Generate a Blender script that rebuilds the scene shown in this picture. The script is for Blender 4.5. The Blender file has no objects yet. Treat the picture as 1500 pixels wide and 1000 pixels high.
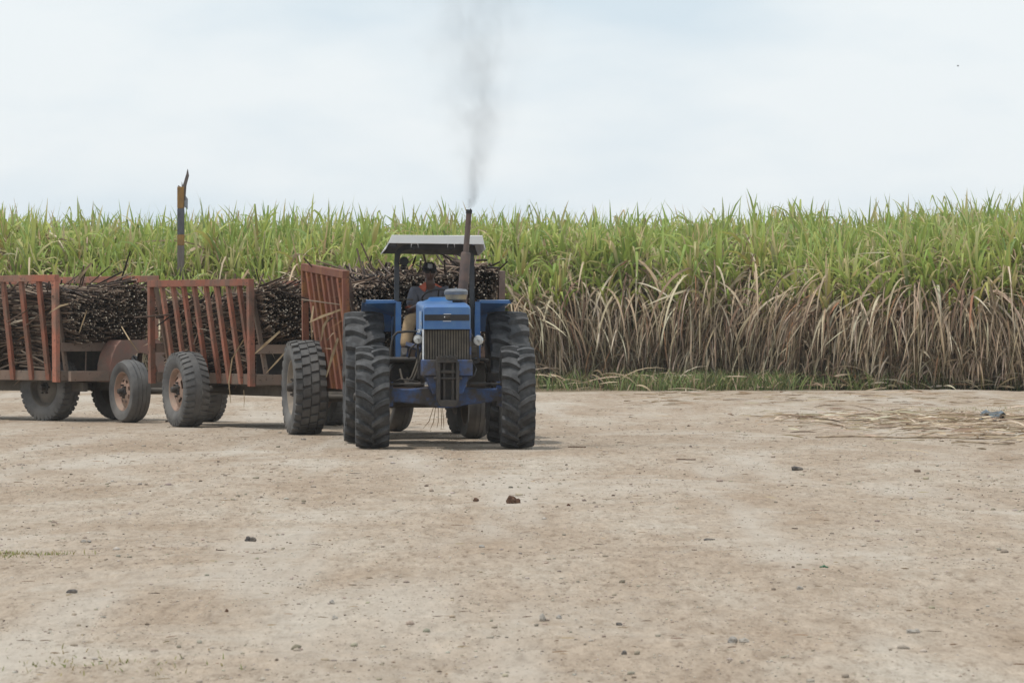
import bpy, math, random
import numpy as np
from mathutils import Vector, Matrix, Euler

random.seed(11)
RNG = np.random.default_rng(5)
R = math.radians
sc = bpy.context.scene
COL = sc.collection

# ------------------------------------------------------------------ camera
EYE = 1.6
cam_data = bpy.data.cameras.new('camera')
cam = bpy.data.objects.new('camera', cam_data)
COL.objects.link(cam)
cam_data.sensor_width = 36.0
cam_data.lens = 158.4
cam_data.clip_start = 0.5
cam_data.clip_end = 4000.0
cam_data.dof.use_dof = True
cam_data.dof.focus_distance = 58.0
cam_data.dof.aperture_fstop = 13.0
cam.location = (0, 0, EYE)
cam.rotation_euler = (R(90) - math.atan(36 / 6600.0), 0, 0)
sc.camera = cam

# ------------------------------------------------------------------ light
SUN_TO = Vector((-0.27, -0.10, 0.94)).normalized()
world = bpy.data.worlds.new('World')
sc.world = world
world.use_nodes = True
wt = world.node_tree
wt.nodes.clear()
def wn(t, **k):
    n = wt.nodes.new(t)
    for a, b in k.items():
        setattr(n, a, b)
    return n
w_out = wn('ShaderNodeOutputWorld')
w_sky = wn('ShaderNodeTexSky', sky_type='NISHITA')
w_sky.sun_disc = False
w_sky.sun_elevation = math.asin(SUN_TO.z)
w_sky.sun_rotation = math.atan2(SUN_TO.x, SUN_TO.y)
w_sky.air_density = 1.2
w_sky.dust_density = 3.0
w_bg1 = wn('ShaderNodeBackground')
w_bg1.inputs['Strength'].default_value = 0.10
w_bg2 = wn('ShaderNodeBackground')
w_bg2.inputs['Strength'].default_value = 1.0
w_tc = wn('ShaderNodeTexCoord')
w_map = wn('ShaderNodeMapping')
w_map.inputs['Scale'].default_value = (5.0, 5.0, 16.0)
w_noise = wn('ShaderNodeTexNoise')
w_noise.inputs['Scale'].default_value = 1.7
w_noise.inputs['Detail'].default_value = 5.0
w_noise.inputs['Roughness'].default_value = 0.5
w_ramp = wn('ShaderNodeValToRGB')
w_ramp.color_ramp.elements[0].position = 0.33
w_ramp.color_ramp.elements[0].color = (0.675, 0.785, 0.868, 1)
w_ramp.color_ramp.elements[1].position = 0.58
w_ramp.color_ramp.elements[1].color = (0.86, 0.915, 0.945, 1)
w_mix = wn('ShaderNodeMixShader')
w_mix.inputs[0].default_value = 0.88
L = wt.links.new
L(w_tc.outputs['Generated'], w_map.inputs['Vector'])
L(w_map.outputs['Vector'], w_noise.inputs['Vector'])
L(w_noise.outputs['Fac'], w_ramp.inputs['Fac'])
L(w_ramp.outputs['Color'], w_bg2.inputs['Color'])
L(w_sky.outputs['Color'], w_bg1.inputs['Color'])
L(w_bg1.outputs[0], w_mix.inputs[1])
L(w_bg2.outputs[0], w_mix.inputs[2])
L(w_mix.outputs[0], w_out.inputs['Surface'])

sun_d = bpy.data.lights.new('sun', 'SUN')
sun_d.energy = 2.2
sun_d.angle = R(2.5)
sun_d.color = (1.0, 0.955, 0.89)
sun = bpy.data.objects.new('sun', sun_d)
COL.objects.link(sun)
sun.rotation_euler = SUN_TO.to_track_quat('Z', 'Y').to_euler()

sc.view_settings.view_transform = 'Standard'
sc.view_settings.look = 'None'
sc.view_settings.exposure = 0.12
sc.view_settings.gamma = 1.0
sc.view_settings.use_curve_mapping = False
sc.cycles.use_denoising = True
sc.cycles.max_bounces = 6
sc.cycles.transparent_max_bounces = 8
sc.cycles.volume_bounces = 1

# ------------------------------------------------------------------ materials
def new_mat(name):
    m = bpy.data.materials.new(name)
    m.use_nodes = True
    nt = m.node_tree
    b = nt.nodes['Principled BSDF']
    b.inputs['Specular IOR Level'].default_value = 0.3
    return m, nt, b

def mat(name, col, rough=0.6, metal=0.0, var=0.25, scale=8.0, col2=None, lo=0.42, hi=0.62, bump=0.0, bscale=60.0, dust=0.0,
        dustcol=(0.36, 0.31, 0.25), spec=0.3, stretch=(1, 1, 1), chips=None, objvar=0.0):
    """Colour broken up by noise, a second (wear or rust) colour in patches, dust that lies on upward faces."""
    m, nt, b = new_mat(name)
    N, K = nt.nodes.new, nt.links.new
    tc = N('ShaderNodeTexCoord')
    mp = N('ShaderNodeMapping')
    mp.inputs['Scale'].default_value = stretch
    K(tc.outputs['Object'], mp.inputs['Vector'])
    n1 = N('ShaderNodeTexNoise')
    n1.inputs['Scale'].default_value = scale
    n1.inputs['Detail'].default_value = 6
    n1.inputs['Roughness'].default_value = 0.62
    K(mp.outputs[0], n1.inputs['Vector'])
    rp = N('ShaderNodeValToRGB')
    rp.color_ramp.elements[0].position = lo
    rp.color_ramp.elements[1].position = hi
    c2 = col2 if col2 else tuple(c * (1 - var) for c in col)
    rp.color_ramp.elements[0].color = (*col, 1)
    rp.color_ramp.elements[1].color = (*c2, 1)
    K(n1.outputs['Fac'], rp.inputs['Fac'])
    out = rp.outputs['Color']
    n2 = N('ShaderNodeTexNoise')
    n2.inputs['Scale'].default_value = scale * 0.35
    n2.inputs['Detail'].default_value = 4
    K(tc.outputs['Object'], n2.inputs['Vector'])
    if dust > 0:
        mr = N('ShaderNodeMapRange')
        mr.inputs['From Min'].default_value = 0.35
        mr.inputs['From Max'].default_value = 0.7
        mr.inputs['To Min'].default_value = dust * 0.35
        mr.inputs['To Max'].default_value = min(1, dust * 1.25)
        K(n2.outputs['Fac'], mr.inputs['Value'])
        mx = N('ShaderNodeMixRGB')
        mx.inputs['Color2'].default_value = (*dustcol, 1)
        K(mr.outputs[0], mx.inputs['Fac'])
        K(out, mx.inputs['Color1'])
        out = mx.outputs['Color']
    if chips:
        n3 = N('ShaderNodeTexNoise')
        n3.inputs['Scale'].default_value = scale * 4.5
        n3.inputs['Detail'].default_value = 7
        n3.inputs['Roughness'].default_value = 0.75
        K(tc.outputs['Object'], n3.inputs['Vector'])
        r3 = N('ShaderNodeValToRGB')
        r3.color_ramp.elements[0].position = chips[1]; r3.color_ramp.elements[0].color = (0, 0, 0, 1)
        r3.color_ramp.elements[1].position = chips[1] + 0.07; r3.color_ramp.elements[1].color = (1, 1, 1, 1)
        K(n3.outputs['Fac'], r3.inputs['Fac'])
        x3 = N('ShaderNodeMixRGB'); x3.inputs['Color2'].default_value = (*chips[0], 1)
        K(r3.outputs['Color'], x3.inputs['Fac']); K(out, x3.inputs['Color1'])
        out = x3.outputs['Color']
    if objvar > 0:
        oi = N('ShaderNodeObjectInfo')
        mo = N('ShaderNodeMapRange'); mo.inputs['To Min'].default_value = 1 - objvar; mo.inputs['To Max'].default_value = 1 + objvar * 0.6
        K(oi.outputs['Random'], mo.inputs['Value'])
        xo_ = N('ShaderNodeMixRGB'); xo_.blend_type = 'MULTIPLY'; xo_.inputs['Fac'].default_value = 1.0
        K(out, xo_.inputs['Color1']); K(mo.outputs[0], xo_.inputs['Color2'])
        out = xo_.outputs['Color']
    K(out, b.inputs['Base Color'])
    b.inputs['Roughness'].default_value = rough
    b.inputs['Metallic'].default_value = metal
    b.inputs['Specular IOR Level'].default_value = spec
    if bump > 0:
        nb = N('ShaderNodeTexNoise')
        nb.inputs['Scale'].default_value = bscale
        nb.inputs['Detail'].default_value = 4
        K(tc.outputs['Object'], nb.inputs['Vector'])
        bp = N('ShaderNodeBump')
        bp.inputs['Strength'].default_value = bump
        bp.inputs['Distance'].default_value = 0.01
        K(nb.outputs['Fac'], bp.inputs['Height'])
        K(bp.outputs[0], b.inputs['Normal'])
    return m

M = {}
M['blue'] = mat('blue paint', (0.022, 0.118, 0.335), 0.40, col2=(0.045, 0.15, 0.34), scale=6, dust=0.13, dustcol=(0.27, 0.26, 0.25), spec=0.4, chips=((0.10, 0.085, 0.075), 0.66), bump=0.12, bscale=9)
M['blue_worn'] = mat('worn blue paint', (0.018, 0.085, 0.27), 0.55, col2=(0.035, 0.033, 0.037), lo=0.36, hi=0.58, scale=6, dust=0.12, chips=((0.09, 0.06, 0.045), 0.60), bump=0.2, bscale=30)
M['blue_pale'] = mat('pale blue paint', (0.22, 0.36, 0.58), 0.5, col2=(0.42, 0.47, 0.52), scale=16, lo=0.4, hi=0.65)  # paler than the rest of the bonnet
M['black'] = mat('black paint', (0.018, 0.019, 0.022), 0.5, var=0.3, dust=0.03)
M['dark'] = mat('greasy dark metal and void shade', (0.023, 0.022, 0.023), 0.55, col2=(0.045, 0.037, 0.031), dust=0.05, scale=11)
M['post'] = mat('dark grey blue post paint', (0.035, 0.048, 0.065), 0.5, var=0.3, dust=0.12)
M['grille'] = mat('dusty grille', (0.062, 0.054, 0.045), 0.75, col2=(0.11, 0.092, 0.07), dust=0.14)
M['grille_back'] = mat('radiator core', (0.03, 0.027, 0.024), 0.85, col2=(0.05, 0.043, 0.036), dust=0.05)
M['canopy'] = mat('chipped white canopy paint', (0.74, 0.75, 0.745), 0.55, col2=(0.20, 0.15, 0.11), lo=0.60, hi=0.74, scale=7, dust=0.16, chips=((0.16, 0.11, 0.08), 0.66))
M['canopy_in'] = mat('dark canopy lining', (0.13, 0.125, 0.115), 0.7, var=0.4, dust=0.15)  # darker grey than the outer canopy paint
M['exhaust'] = mat('heat browned exhaust', (0.10, 0.062, 0.055), 0.65, col2=(0.055, 0.042, 0.045), scale=9, dust=0.12)
M['cleaner_tan'] = mat('grimy yellowed plastic', (0.36, 0.28, 0.16), 0.5, col2=(0.20, 0.16, 0.10), scale=14, dust=0.2)
M['cleaner_grey'] = mat('grey plastic lid', (0.16, 0.19, 0.23), 0.45, var=0.3, dust=0.2)
M['chrome'] = mat('bright steel', (0.72, 0.74, 0.76), 0.25, metal=0.9, var=0.2)
M['lens'] = mat('lamp glass', (0.52, 0.53, 0.52), 0.12, var=0.25, scale=40, spec=0.7)
M['rubber'] = mat('dusty tractor rubber', (0.024, 0.025, 0.028), 0.72, col2=(0.075, 0.078, 0.082), lo=0.42, hi=0.64, scale=9, bump=0.4, bscale=45, dust=0.16, dustcol=(0.22, 0.21, 0.195))
M['rubber_old'] = mat('grey worn rubber', (0.055, 0.058, 0.064), 0.85, col2=(0.115, 0.118, 0.122), lo=0.38, hi=0.66, scale=4, bump=0.35, bscale=35, dust=0.3, dustcol=(0.25, 0.225, 0.19))
M['rubber_wall'] = mat('tan dusted rubber', (0.10, 0.095, 0.088), 0.85, col2=(0.17, 0.15, 0.125), scale=5, bump=0.25, dust=0.3)
M['rim_pink'] = mat('faded pink rim', (0.33, 0.19, 0.14), 0.75, col2=(0.24, 0.15, 0.11), scale=9, dust=0.35)
M['rim_grey'] = mat('dull rim', (0.15, 0.13, 0.11), 0.75, col2=(0.22, 0.18, 0.14), scale=8, dust=0.3)
M['rust'] = mat('rusty red trailer paint', (0.36, 0.105, 0.058), 0.75, col2=(0.19, 0.09, 0.06), scale=4.2, dust=0.25, bump=0.25, bscale=50, stretch=(1, 1, 0.6), chips=((0.085, 0.06, 0.05), 0.57), objvar=0.3)
M['rust_bright'] = mat('orange rust', (0.20, 0.058, 0.032), 0.75, col2=(0.33, 0.14, 0.03), scale=4.5, lo=0.48, hi=0.75, dust=0.12, bump=0.25, bscale=60, stretch=(1, 1, 0.5), chips=((0.075, 0.045, 0.035), 0.56), objvar=0.35)
M['rust_dusty'] = mat('dusty brown trailer frame', (0.19, 0.115, 0.085), 0.8, col2=(0.13, 0.092, 0.072), scale=4, dust=0.42, bump=0.25, bscale=50, dustcol=(0.27, 0.225, 0.18), chips=((0.08, 0.058, 0.048), 0.58), objvar=0.2)
M['plank'] = mat('dusty faded rail', (0.17, 0.105, 0.085), 0.85, col2=(0.10, 0.065, 0.055), scale=5, dust=0.45, dustcol=(0.30, 0.25, 0.22))
M['under'] = mat('underframe grime and rim shade', (0.055, 0.05, 0.045), 0.8, var=0.35, dust=0.25)
M['skin'] = mat('dark brown skin', (0.105, 0.060, 0.046), 0.42, var=0.15, scale=20)
M['shirt'] = mat('grey work shirt', (0.115, 0.12, 0.145), 0.9, col2=(0.15, 0.155, 0.18), scale=10, bump=1.0, bscale=12)
M['orange'] = mat('orange shirt trim', (0.50, 0.125, 0.075), 0.85, var=0.15)
M['khaki'] = mat('khaki trousers', (0.36, 0.255, 0.15), 0.9, col2=(0.27, 0.19, 0.11), scale=9, bump=0.9, bscale=11)
M['cap'] = mat('black cap cloth', (0.018, 0.02, 0.028), 0.9, var=0.2)
M['white'] = mat('white stitching', (0.72, 0.72, 0.72), 0.8, var=0.1)
M['boot'] = mat('black boot', (0.022, 0.023, 0.027), 0.55, var=0.3, dust=0.15)
M['sole'] = mat('boot sole', (0.09, 0.085, 0.08), 0.8)
M['glasses'] = mat('black sunglasses', (0.010, 0.010, 0.012), 0.4, spec=0.25)
M['wood'] = mat('splintered grey wood', (0.10, 0.085, 0.078), 0.9, col2=(0.16, 0.14, 0.13), scale=12, stretch=(1, 1, 0.15), bump=0.5)
M['yellow'] = mat('weathered yellow paint', (0.27, 0.155, 0.05), 0.85, col2=(0.12, 0.085, 0.06), lo=0.40, hi=0.66, scale=7, stretch=(1, 1, 0.3))
M['postgrey'] = mat('weathered slate paint', (0.10, 0.108, 0.125), 0.85, col2=(0.06, 0.055, 0.055), lo=0.40, hi=0.62, scale=8, stretch=(1, 1, 0.3))
M['board'] = mat('weathered grey board', (0.30, 0.33, 0.37), 0.8, var=0.3)
M['dung'] = mat('brown clod', (0.085, 0.045, 0.028), 0.95, col2=(0.14, 0.085, 0.055), scale=20, bump=0.6, bscale=50)
M['stone'] = mat('pale stone', (0.27, 0.255, 0.235), 0.95, col2=(0.36, 0.325, 0.28), scale=14, bump=0.6, bscale=50)
M['stone_dark'] = mat('dark stone', (0.075, 0.07, 0.068), 0.9, col2=(0.16, 0.14, 0.12), scale=14, bump=0.5, bscale=50)
M['plastic'] = mat('blue grey plastic sheet', (0.14, 0.18, 0.21), 0.45, col2=(0.05, 0.055, 0.06), scale=9)
M['green_scrap'] = mat('green plastic', (0.03, 0.13, 0.06), 0.5)
M['pole'] = mat('weathered cane stalk', (0.42, 0.33, 0.23), 0.9, col2=(0.17, 0.12, 0.08), scale=5)
M['straw'] = mat('dry straw', (0.36, 0.27, 0.165), 0.85, col2=(0.24, 0.165, 0.095), scale=6)
M['bird'] = mat('dark feathers', (0.05, 0.05, 0.055), 0.8)

def attr_mat(name, attr, rough=0.65, trans=0.0, varscale=0.0, spec=0.25):
    m, nt, b = new_mat(name)
    a = nt.nodes.new('ShaderNodeAttribute')
    a.attribute_name = attr
    nt.links.new(a.outputs['Color'], b.inputs['Base Color'])
    b.inputs['Roughness'].default_value = rough
    b.inputs['Specular IOR Level'].default_value = spec
    if trans > 0:
        t = nt.nodes.new('ShaderNodeBsdfTranslucent')
        nt.links.new(a.outputs['Color'], t.inputs['Color'])
        mx = nt.nodes.new('ShaderNodeMixShader')
        mx.inputs[0].default_value = trans
        o = nt.nodes['Material Output']
        nt.links.new(b.outputs[0], mx.inputs[1])
        nt.links.new(t.outputs[0], mx.inputs[2])
        nt.links.new(mx.outputs[0], o.inputs['Surface'])
    return m
M['leaf'] = attr_mat('cane leaf', 'tint', 0.5, 0.36, spec=0.35)
M['dryleaf'] = attr_mat('dry cane leaf', 'tint', 0.85, 0.16, spec=0.1)
M['cane'] = attr_mat('burnt cane', 'tint', 0.8, 0, spec=0.15)
M['grassblade'] = attr_mat('grass blade', 'tint', 0.7, 0.25)
M['pebble'] = attr_mat('pebble', 'tint', 0.95, 0, spec=0.1)

# individually built stalks: tone differs from stalk to stalk
def stalk_mat(name, stops):
    m, nt, b = new_mat(name)
    oi = nt.nodes.new('ShaderNodeObjectInfo')
    rp = nt.nodes.new('ShaderNodeValToRGB')
    rp.color_ramp.interpolation = 'LINEAR'
    els = rp.color_ramp.elements
    els[0].position, els[0].color = stops[0][0], (*stops[0][1], 1)
    els[1].position, els[1].color = stops[-1][0], (*stops[-1][1], 1)
    for p, c in stops[1:-1]:
        e = els.new(p)
        e.color = (*c, 1)
    nt.links.new(oi.outputs['Random'], rp.inputs['Fac'])
    nt.links.new(rp.outputs['Color'], b.inputs['Base Color'])
    b.inputs['Roughness'].default_value = 0.6
    return m
M['stalk_one'] = stalk_mat('burnt cane stalk', [(0, (0.022, 0.017, 0.015)), (0.45, (0.09, 0.062, 0.048)), (0.8, (0.17, 0.12, 0.088)), (1, (0.31, 0.24, 0.175))])
M['pith_one'] = stalk_mat('cut cane end', [(0, (0.04, 0.03, 0.025)), (0.45, (0.22, 0.17, 0.13)), (1, (0.56, 0.48, 0.38))])

# ------------------------------------------------------------------ noise, ground height
def _h(ix, iy, s):
    h = (ix * 374761393 + iy * 668265263 + s * 144269504) & 0x7fffffff
    h = ((h ^ (h >> 13)) * 1274126177) & 0x7fffffff
    return ((h ^ (h >> 16)) & 0xffff) / 65535.0
def vnoise(x, y, s=0):
    x = np.asarray(x, float); y = np.asarray(y, float)
    ix = np.floor(x).astype(np.int64); iy = np.floor(y).astype(np.int64)
    fx = x - ix; fy = y - iy
    fx = fx * fx * (3 - 2 * fx); fy = fy * fy * (3 - 2 * fy)
    a = _h(ix, iy, s) * (1 - fx) + _h(ix + 1, iy, s) * fx
    b = _h(ix, iy + 1, s) * (1 - fx) + _h(ix + 1, iy + 1, s) * fx
    return a * (1 - fy) + b * fy - 0.5
def ground_z(x, y):
    x = np.asarray(x, float); y = np.asarray(y, float)
    z = 0.05 * vnoise(x / 4.5, y / 6.0, 1) + 0.028 * vnoise(x / 1.1, y / 1.4, 2) + 0.018 * vnoise(x / 0.35, y / 0.4, 3)
    z = z + 0.013 * vnoise(x / 0.12, y / 0.14, 4)
    fade = np.clip((y - 50.0) / 4.0, 0, 1) * np.clip((76.0 - y) / 4.0, 0, 1)      # flattened where the train drives
    return z * (1 - 0.72 * fade) * np.clip((130 - np.hypot(x, y)) / 25.0, 0, 1)

# ------------------------------------------------------------------ mesh helpers
def link(o, parent=None):
    COL.objects.link(o)
    if parent is not None:
        o.parent = parent
    return o
def tag(o, label=None, cat=None, group=None, kind=None):
    if label: o['label'] = label
    if cat: o['category'] = cat
    if group: o['group'] = group
    if kind: o['kind'] = kind
    return o
def thing(name, label, cat, loc=(0, 0, 0), rz=0.0, group=None):
    o = bpy.data.objects.new(name, None)
    o.empty_display_size = 0.2
    o.location = loc
    o.rotation_euler = (0, 0, rz)
    COL.objects.link(o)
    return tag(o, label, cat, group)

class MB:
    def __init__(s):
        s.v = []; s.f = []; s.m = []
    def add(s, vs, fs, mi=0):
        b = len(s.v)
        s.v.extend([tuple(v) for v in vs])
        s.f.extend([tuple(i + b for i in f) for f in fs])
        s.m.extend([mi] * len(fs))
        return s
    def hexa(s, p, mi=0):       # eight corners: bottom loop then top loop
        return s.add(p, [(0, 3, 2, 1), (4, 5, 6, 7), (0, 1, 5, 4), (1, 2, 6, 5), (2, 3, 7, 6), (3, 0, 4, 7)], mi)
    def box(s, c, d, rot=None, mi=0):
        x, y, z = d[0] / 2, d[1] / 2, d[2] / 2
        p = [Vector(q) for q in ((-x, -y, -z), (x, -y, -z), (x, y, -z), (-x, y, -z), (-x, -y, z), (x, -y, z), (x, y, z), (-x, y, z))]
        if rot is not None:
            e = Euler(rot).to_matrix()
            p = [e @ q for q in p]
        return s.hexa([q + Vector(c) for q in p], mi)
    def bar(s, a, b, w, d, up=(0, 1, 0), mi=0):       # rectangular bar from a to b; d is its size along up
        a, b = Vector(a), Vector(b)
        t = (b - a).normalized()
        u = Vector(up)
        u = (u - t * u.dot(t)).normalized()
        r = t.cross(u)
        q = []
        for p in (a, b):
            q += [p - r * w / 2 - u * d / 2, p + r * w / 2 - u * d / 2, p + r * w / 2 + u * d / 2, p - r * w / 2 + u * d / 2]
        return s.hexa(q, mi)
    def tube(s, pts, rad, n=8, mi=0, caps=True):
        pts = [Vector(p) for p in pts]
        rs = rad if isinstance(rad, (list, tuple)) else [rad] * len(pts)
        rings = []
        ref = None
        for i, p in enumerate(pts):
            t = (pts[min(i + 1, len(pts) - 1)] - pts[max(i - 1, 0)]).normalized()
            if ref is None:
                ref = Vector((0, 0, 1)) if abs(t.z) < 0.9 else Vector((1, 0, 0))
            u = (ref - t * ref.dot(t)).normalized()
            ref = u
            w = t.cross(u)
            rings.append([p + (u * math.cos(2 * math.pi * k / n) + w * math.sin(2 * math.pi * k / n)) * rs[i] for k in range(n)])
        vs = [q for r in rings for q in r]
        fs = [(i * n + k, i * n + (k + 1) % n, (i + 1) * n + (k + 1) % n, (i + 1) * n + k) for i in range(len(pts) - 1) for k in range(n)]
        if caps:
            fs += [tuple(reversed(range(n))), tuple((len(pts) - 1) * n + k for k in range(n))]
        return s.add(vs, fs, mi)
    def lathe(s, prof, n=32, c=(0, 0, 0), axis='z', mi=0, close=False):      # prof: (radius, height along axis)
        vs = []
        for k in range(n):
            a = 2 * math.pi * k / n
            for r, h in prof:
                x, y = r * math.cos(a), r * math.sin(a)
                p = (x, y, h) if axis == 'z' else ((h, x, y) if axis == 'x' else (y, h, x))
                vs.append((p[0] + c[0], p[1] + c[1], p[2] + c[2]))
        q = len(prof)
        fs = []
        for k in range(n):
            k2 = (k + 1) % n
            for j in range(q - 1 + (1 if close else 0)):
                j2 = (j + 1) % q
                fs.append((k * q + j, k2 * q + j, k2 * q + j2, k * q + j2))
        return s.add(vs, fs, mi)
    def prism(s, outline, y0, y1, mi=0):               # outline in x, z extruded along y
        n = len(outline)
        vs = [(x, y0, z) for x, z in outline] + [(x, y1, z) for x, z in outline]
        fs = [tuple(range(n)), tuple(reversed(range(n, 2 * n)))] + [(k, n + k, n + (k + 1) % n, (k + 1) % n) for k in range(n)]
        return s.add(vs, fs, mi)
    def mesh(s, name, mats, smooth=False, bevel=0):
        me = bpy.data.meshes.new(name)
        me.from_pydata(s.v, [], s.f)
        for m in (mats if isinstance(mats, (list, tuple)) else [mats]):
            me.materials.append(m)
        me.polygons.foreach_set('material_index', s.m)
        me.validate()
        me.update()
        import bmesh
        bm = bmesh.new(); bm.from_mesh(me)
        bmesh.ops.recalc_face_normals(bm, faces=bm.faces)
        bm.to_mesh(me); bm.free()
        if smooth:
            me.shade_smooth()
            try: me.set_sharp_from_angle(angle=R(38))
            except Exception: pass
        return me
    def build(s, name, mats, parent=None, smooth=False, loc=None, rot=None, bevel=0):
        o = bpy.data.objects.new(name, s.mesh(name, mats, smooth))
        if loc is not None: o.location = loc
        if rot is not None: o.rotation_euler = rot
        link(o, parent)
        if bevel:
            b = o.modifiers.new('bevel', 'BEVEL')
            b.width = bevel; b.segments = 2; b.limit_method = 'ANGLE'
        return o

def mesh_arrays(name, v, quads, material, cols=None, midx=None, tris=None, smooth=False):
    """A mesh straight from numpy arrays; cols is one colour per vertex, stored as the attribute tint."""
    me = bpy.data.meshes.new(name)
    v = np.asarray(v, np.float32).reshape(-1, 3)
    loops, starts = [], []
    nq = 0 if quads is None else len(quads)
    nt_ = 0 if tris is None else len(tris)
    if nq: loops.append(np.asarray(quads, np.int32).ravel())
    if nt_: loops.append(np.asarray(tris, np.int32).ravel())
    loops = np.concatenate(loops)
    starts = np.concatenate([np.arange(nq) * 4, nq * 4 + np.arange(nt_) * 3]).astype(np.int32)
    me.vertices.add(len(v)); me.vertices.foreach_set('co', v.ravel())
    me.loops.add(len(loops)); me.loops.foreach_set('vertex_index', loops)
    me.polygons.add(nq + nt_); me.polygons.foreach_set('loop_start', starts)
    for m in (material if isinstance(material, (list, tuple)) else [material]):
        me.materials.append(m)
    if midx is not None:
        me.polygons.foreach_set('material_index', np.asarray(midx, np.int32))
    if cols is not None:
        a = me.attributes.new('tint', 'FLOAT_COLOR', 'POINT')
        c4 = np.ones((len(v), 4), np.float32); c4[:, :3] = np.asarray(cols, np.float32).reshape(-1, 3)
        a.data.foreach_set('color', c4.ravel())
    me.update(calc_edges=True)
    me.validate()
    if smooth: me.shade_smooth()
    return me
def arr_obj(name, me, parent=None):
    return link(bpy.data.objects.new(name, me), parent)

# ------------------------------------------------------------------ the ground
def ground_material():
    m, nt, b = new_mat('dusty gravel yard')
    N, K = nt.nodes.new, nt.links.new
    tc = N('ShaderNodeTexCoord')
    def noise(scale, detail=5, rough=0.55, st=(1, 1, 1), dist=0.0):
        mp = N('ShaderNodeMapping'); mp.inputs['Scale'].default_value = st
        K(tc.outputs['Object'], mp.inputs['Vector'])
        n = N('ShaderNodeTexNoise'); n.inputs['Scale'].default_value = scale
        n.inputs['Detail'].default_value = detail; n.inputs['Roughness'].default_value = rough
        n.inputs['Distortion'].default_value = dist
        K(mp.outputs[0], n.inputs['Vector'])
        return n.outputs['Fac']
    def ramp(fac, stops):
        r = N('ShaderNodeValToRGB')
        e = r.color_ramp.elements
        e[0].position, e[0].color = stops[0][0], (*stops[0][1], 1)
        e[1].position, e[1].color = stops[-1][0], (*stops[-1][1], 1)
        for p, c in stops[1:-1]:
            q = e.new(p); q.color = (*c, 1)
        K(fac, r.inputs['Fac'])
        return r.outputs['Color']
    def mix(a, c, fac, mode='MIX'):
        x = N('ShaderNodeMixRGB'); x.blend_type = mode
        for s, i in ((fac, 'Fac'), (a, 'Color1'), (c, 'Color2')):
            if isinstance(s, (int, float)): x.inputs[i].default_value = s
            elif isinstance(s, tuple): x.inputs[i].default_value = (*s, 1)
            else: K(s, x.inputs[i])
        return x.outputs['Color']
    g = (0, 0, 0); w = (1, 1, 1)
    base = ramp(noise(0.75, 7, 0.65, (1.0, 0.22, 1), 0.5), [(0.34, (0.322, 0.250, 0.185)), (0.52, (0.372, 0.304, 0.237)), (0.66, (0.422, 0.368, 0.303))])
    fine = ramp(noise(6, 7, 0.75, (1, 0.2, 1)), [(0.30, (0.72, 0.70, 0.68)), (0.5, (0.96, 0.96, 0.96)), (0.72, (1.16, 1.15, 1.14))])
    c = mix(base, fine, 0.85, 'MULTIPLY')
    grit = ramp(noise(42, 4, 0.8, (1, 0.16, 1)), [(0.32, (0.66, 0.62, 0.57)), (0.45, (0.95, 0.95, 0.95)), (0.60, (1.05, 1.05, 1.05)), (0.74, (1.4, 1.4, 1.38))])
    c = mix(c, grit, 0.8, 'MULTIPLY')
    c = mix(c, ramp(noise(15, 5, 0.75, (1, 0.18, 1)), [(0.33, (0.60, 0.56, 0.52)), (0.46, (0.98, 0.98, 0.98)), (0.66, (1.1, 1.1, 1.1))]), 0.9, 'MULTIPLY')
    pale = ramp(noise(0.42, 6, 0.68, (0.8, 0.45, 1), 0.7), [(0.53, g), (0.68, w)])      # pale scraped tracks
    c = mix(c, (0.47, 0.425, 0.365), mix(g, pale, 0.6))
    track = N('ShaderNodeMapping'); track.inputs['Rotation'].default_value = (0, 0, 0.95); track.inputs['Scale'].default_value = (0.75, 0.07, 1)
    K(tc.outputs['Object'], track.inputs['Vector'])
    tn = N('ShaderNodeTexNoise'); tn.inputs['Scale'].default_value = 1.0; tn.inputs['Detail'].default_value = 4; tn.inputs['Distortion'].default_value = 0.35; K(track.outputs[0], tn.inputs['Vector'])
    c = mix(c, (0.46, 0.42, 0.365), mix(g, ramp(tn.outputs['Fac'], [(0.54, g), (0.64, w)]), 0.45))
    litter = ramp(noise(1.1, 8, 0.8, (0.9, 0.3, 1)), [(0.53, g), (0.68, w)])          # brown chaff worn in
    c = mix(c, (0.25, 0.185, 0.125), mix(g, litter, 0.55))
    # soil of the field beyond the yard
    sx = N('ShaderNodeSeparateXYZ'); K(tc.outputs['Object'], sx.inputs[0])
    ad = N('ShaderNodeMath'); ad.operation = 'ADD'
    K(sx.outputs['Y'], ad.inputs[0])
    nm = N('ShaderNodeMath'); nm.operation = 'MULTIPLY_ADD'; nm.inputs[1].default_value = 3.0; nm.inputs[2].default_value = -1.5
    K(noise(0.8, 4), nm.inputs[0]); K(nm.outputs[0], ad.inputs[1])
    mr = N('ShaderNodeMapRange'); mr.inputs['From Min'].default_value = 96.8; mr.inputs['From Max'].default_value = 98.2
    K(ad.outputs[0], mr.inputs['Value'])
    field = ramp(noise(3, 5, 0.7), [(0.35, (0.11, 0.085, 0.055)), (0.6, (0.20, 0.155, 0.10))])
    c = mix(c, field, mr.outputs[0])
    K(c, b.inputs['Base Color'])
    b.inputs['Roughness'].default_value = 0.95
    b.inputs['Specular IOR Level'].default_value = 0.1
    bp = N('ShaderNodeBump'); bp.inputs['Strength'].default_value = 0.65; bp.inputs['Distance'].default_value = 0.02
    K(noise(26, 5, 0.7), bp.inputs['Height'])
    K(bp.outputs[0], b.inputs['Normal'])
    return m

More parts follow.
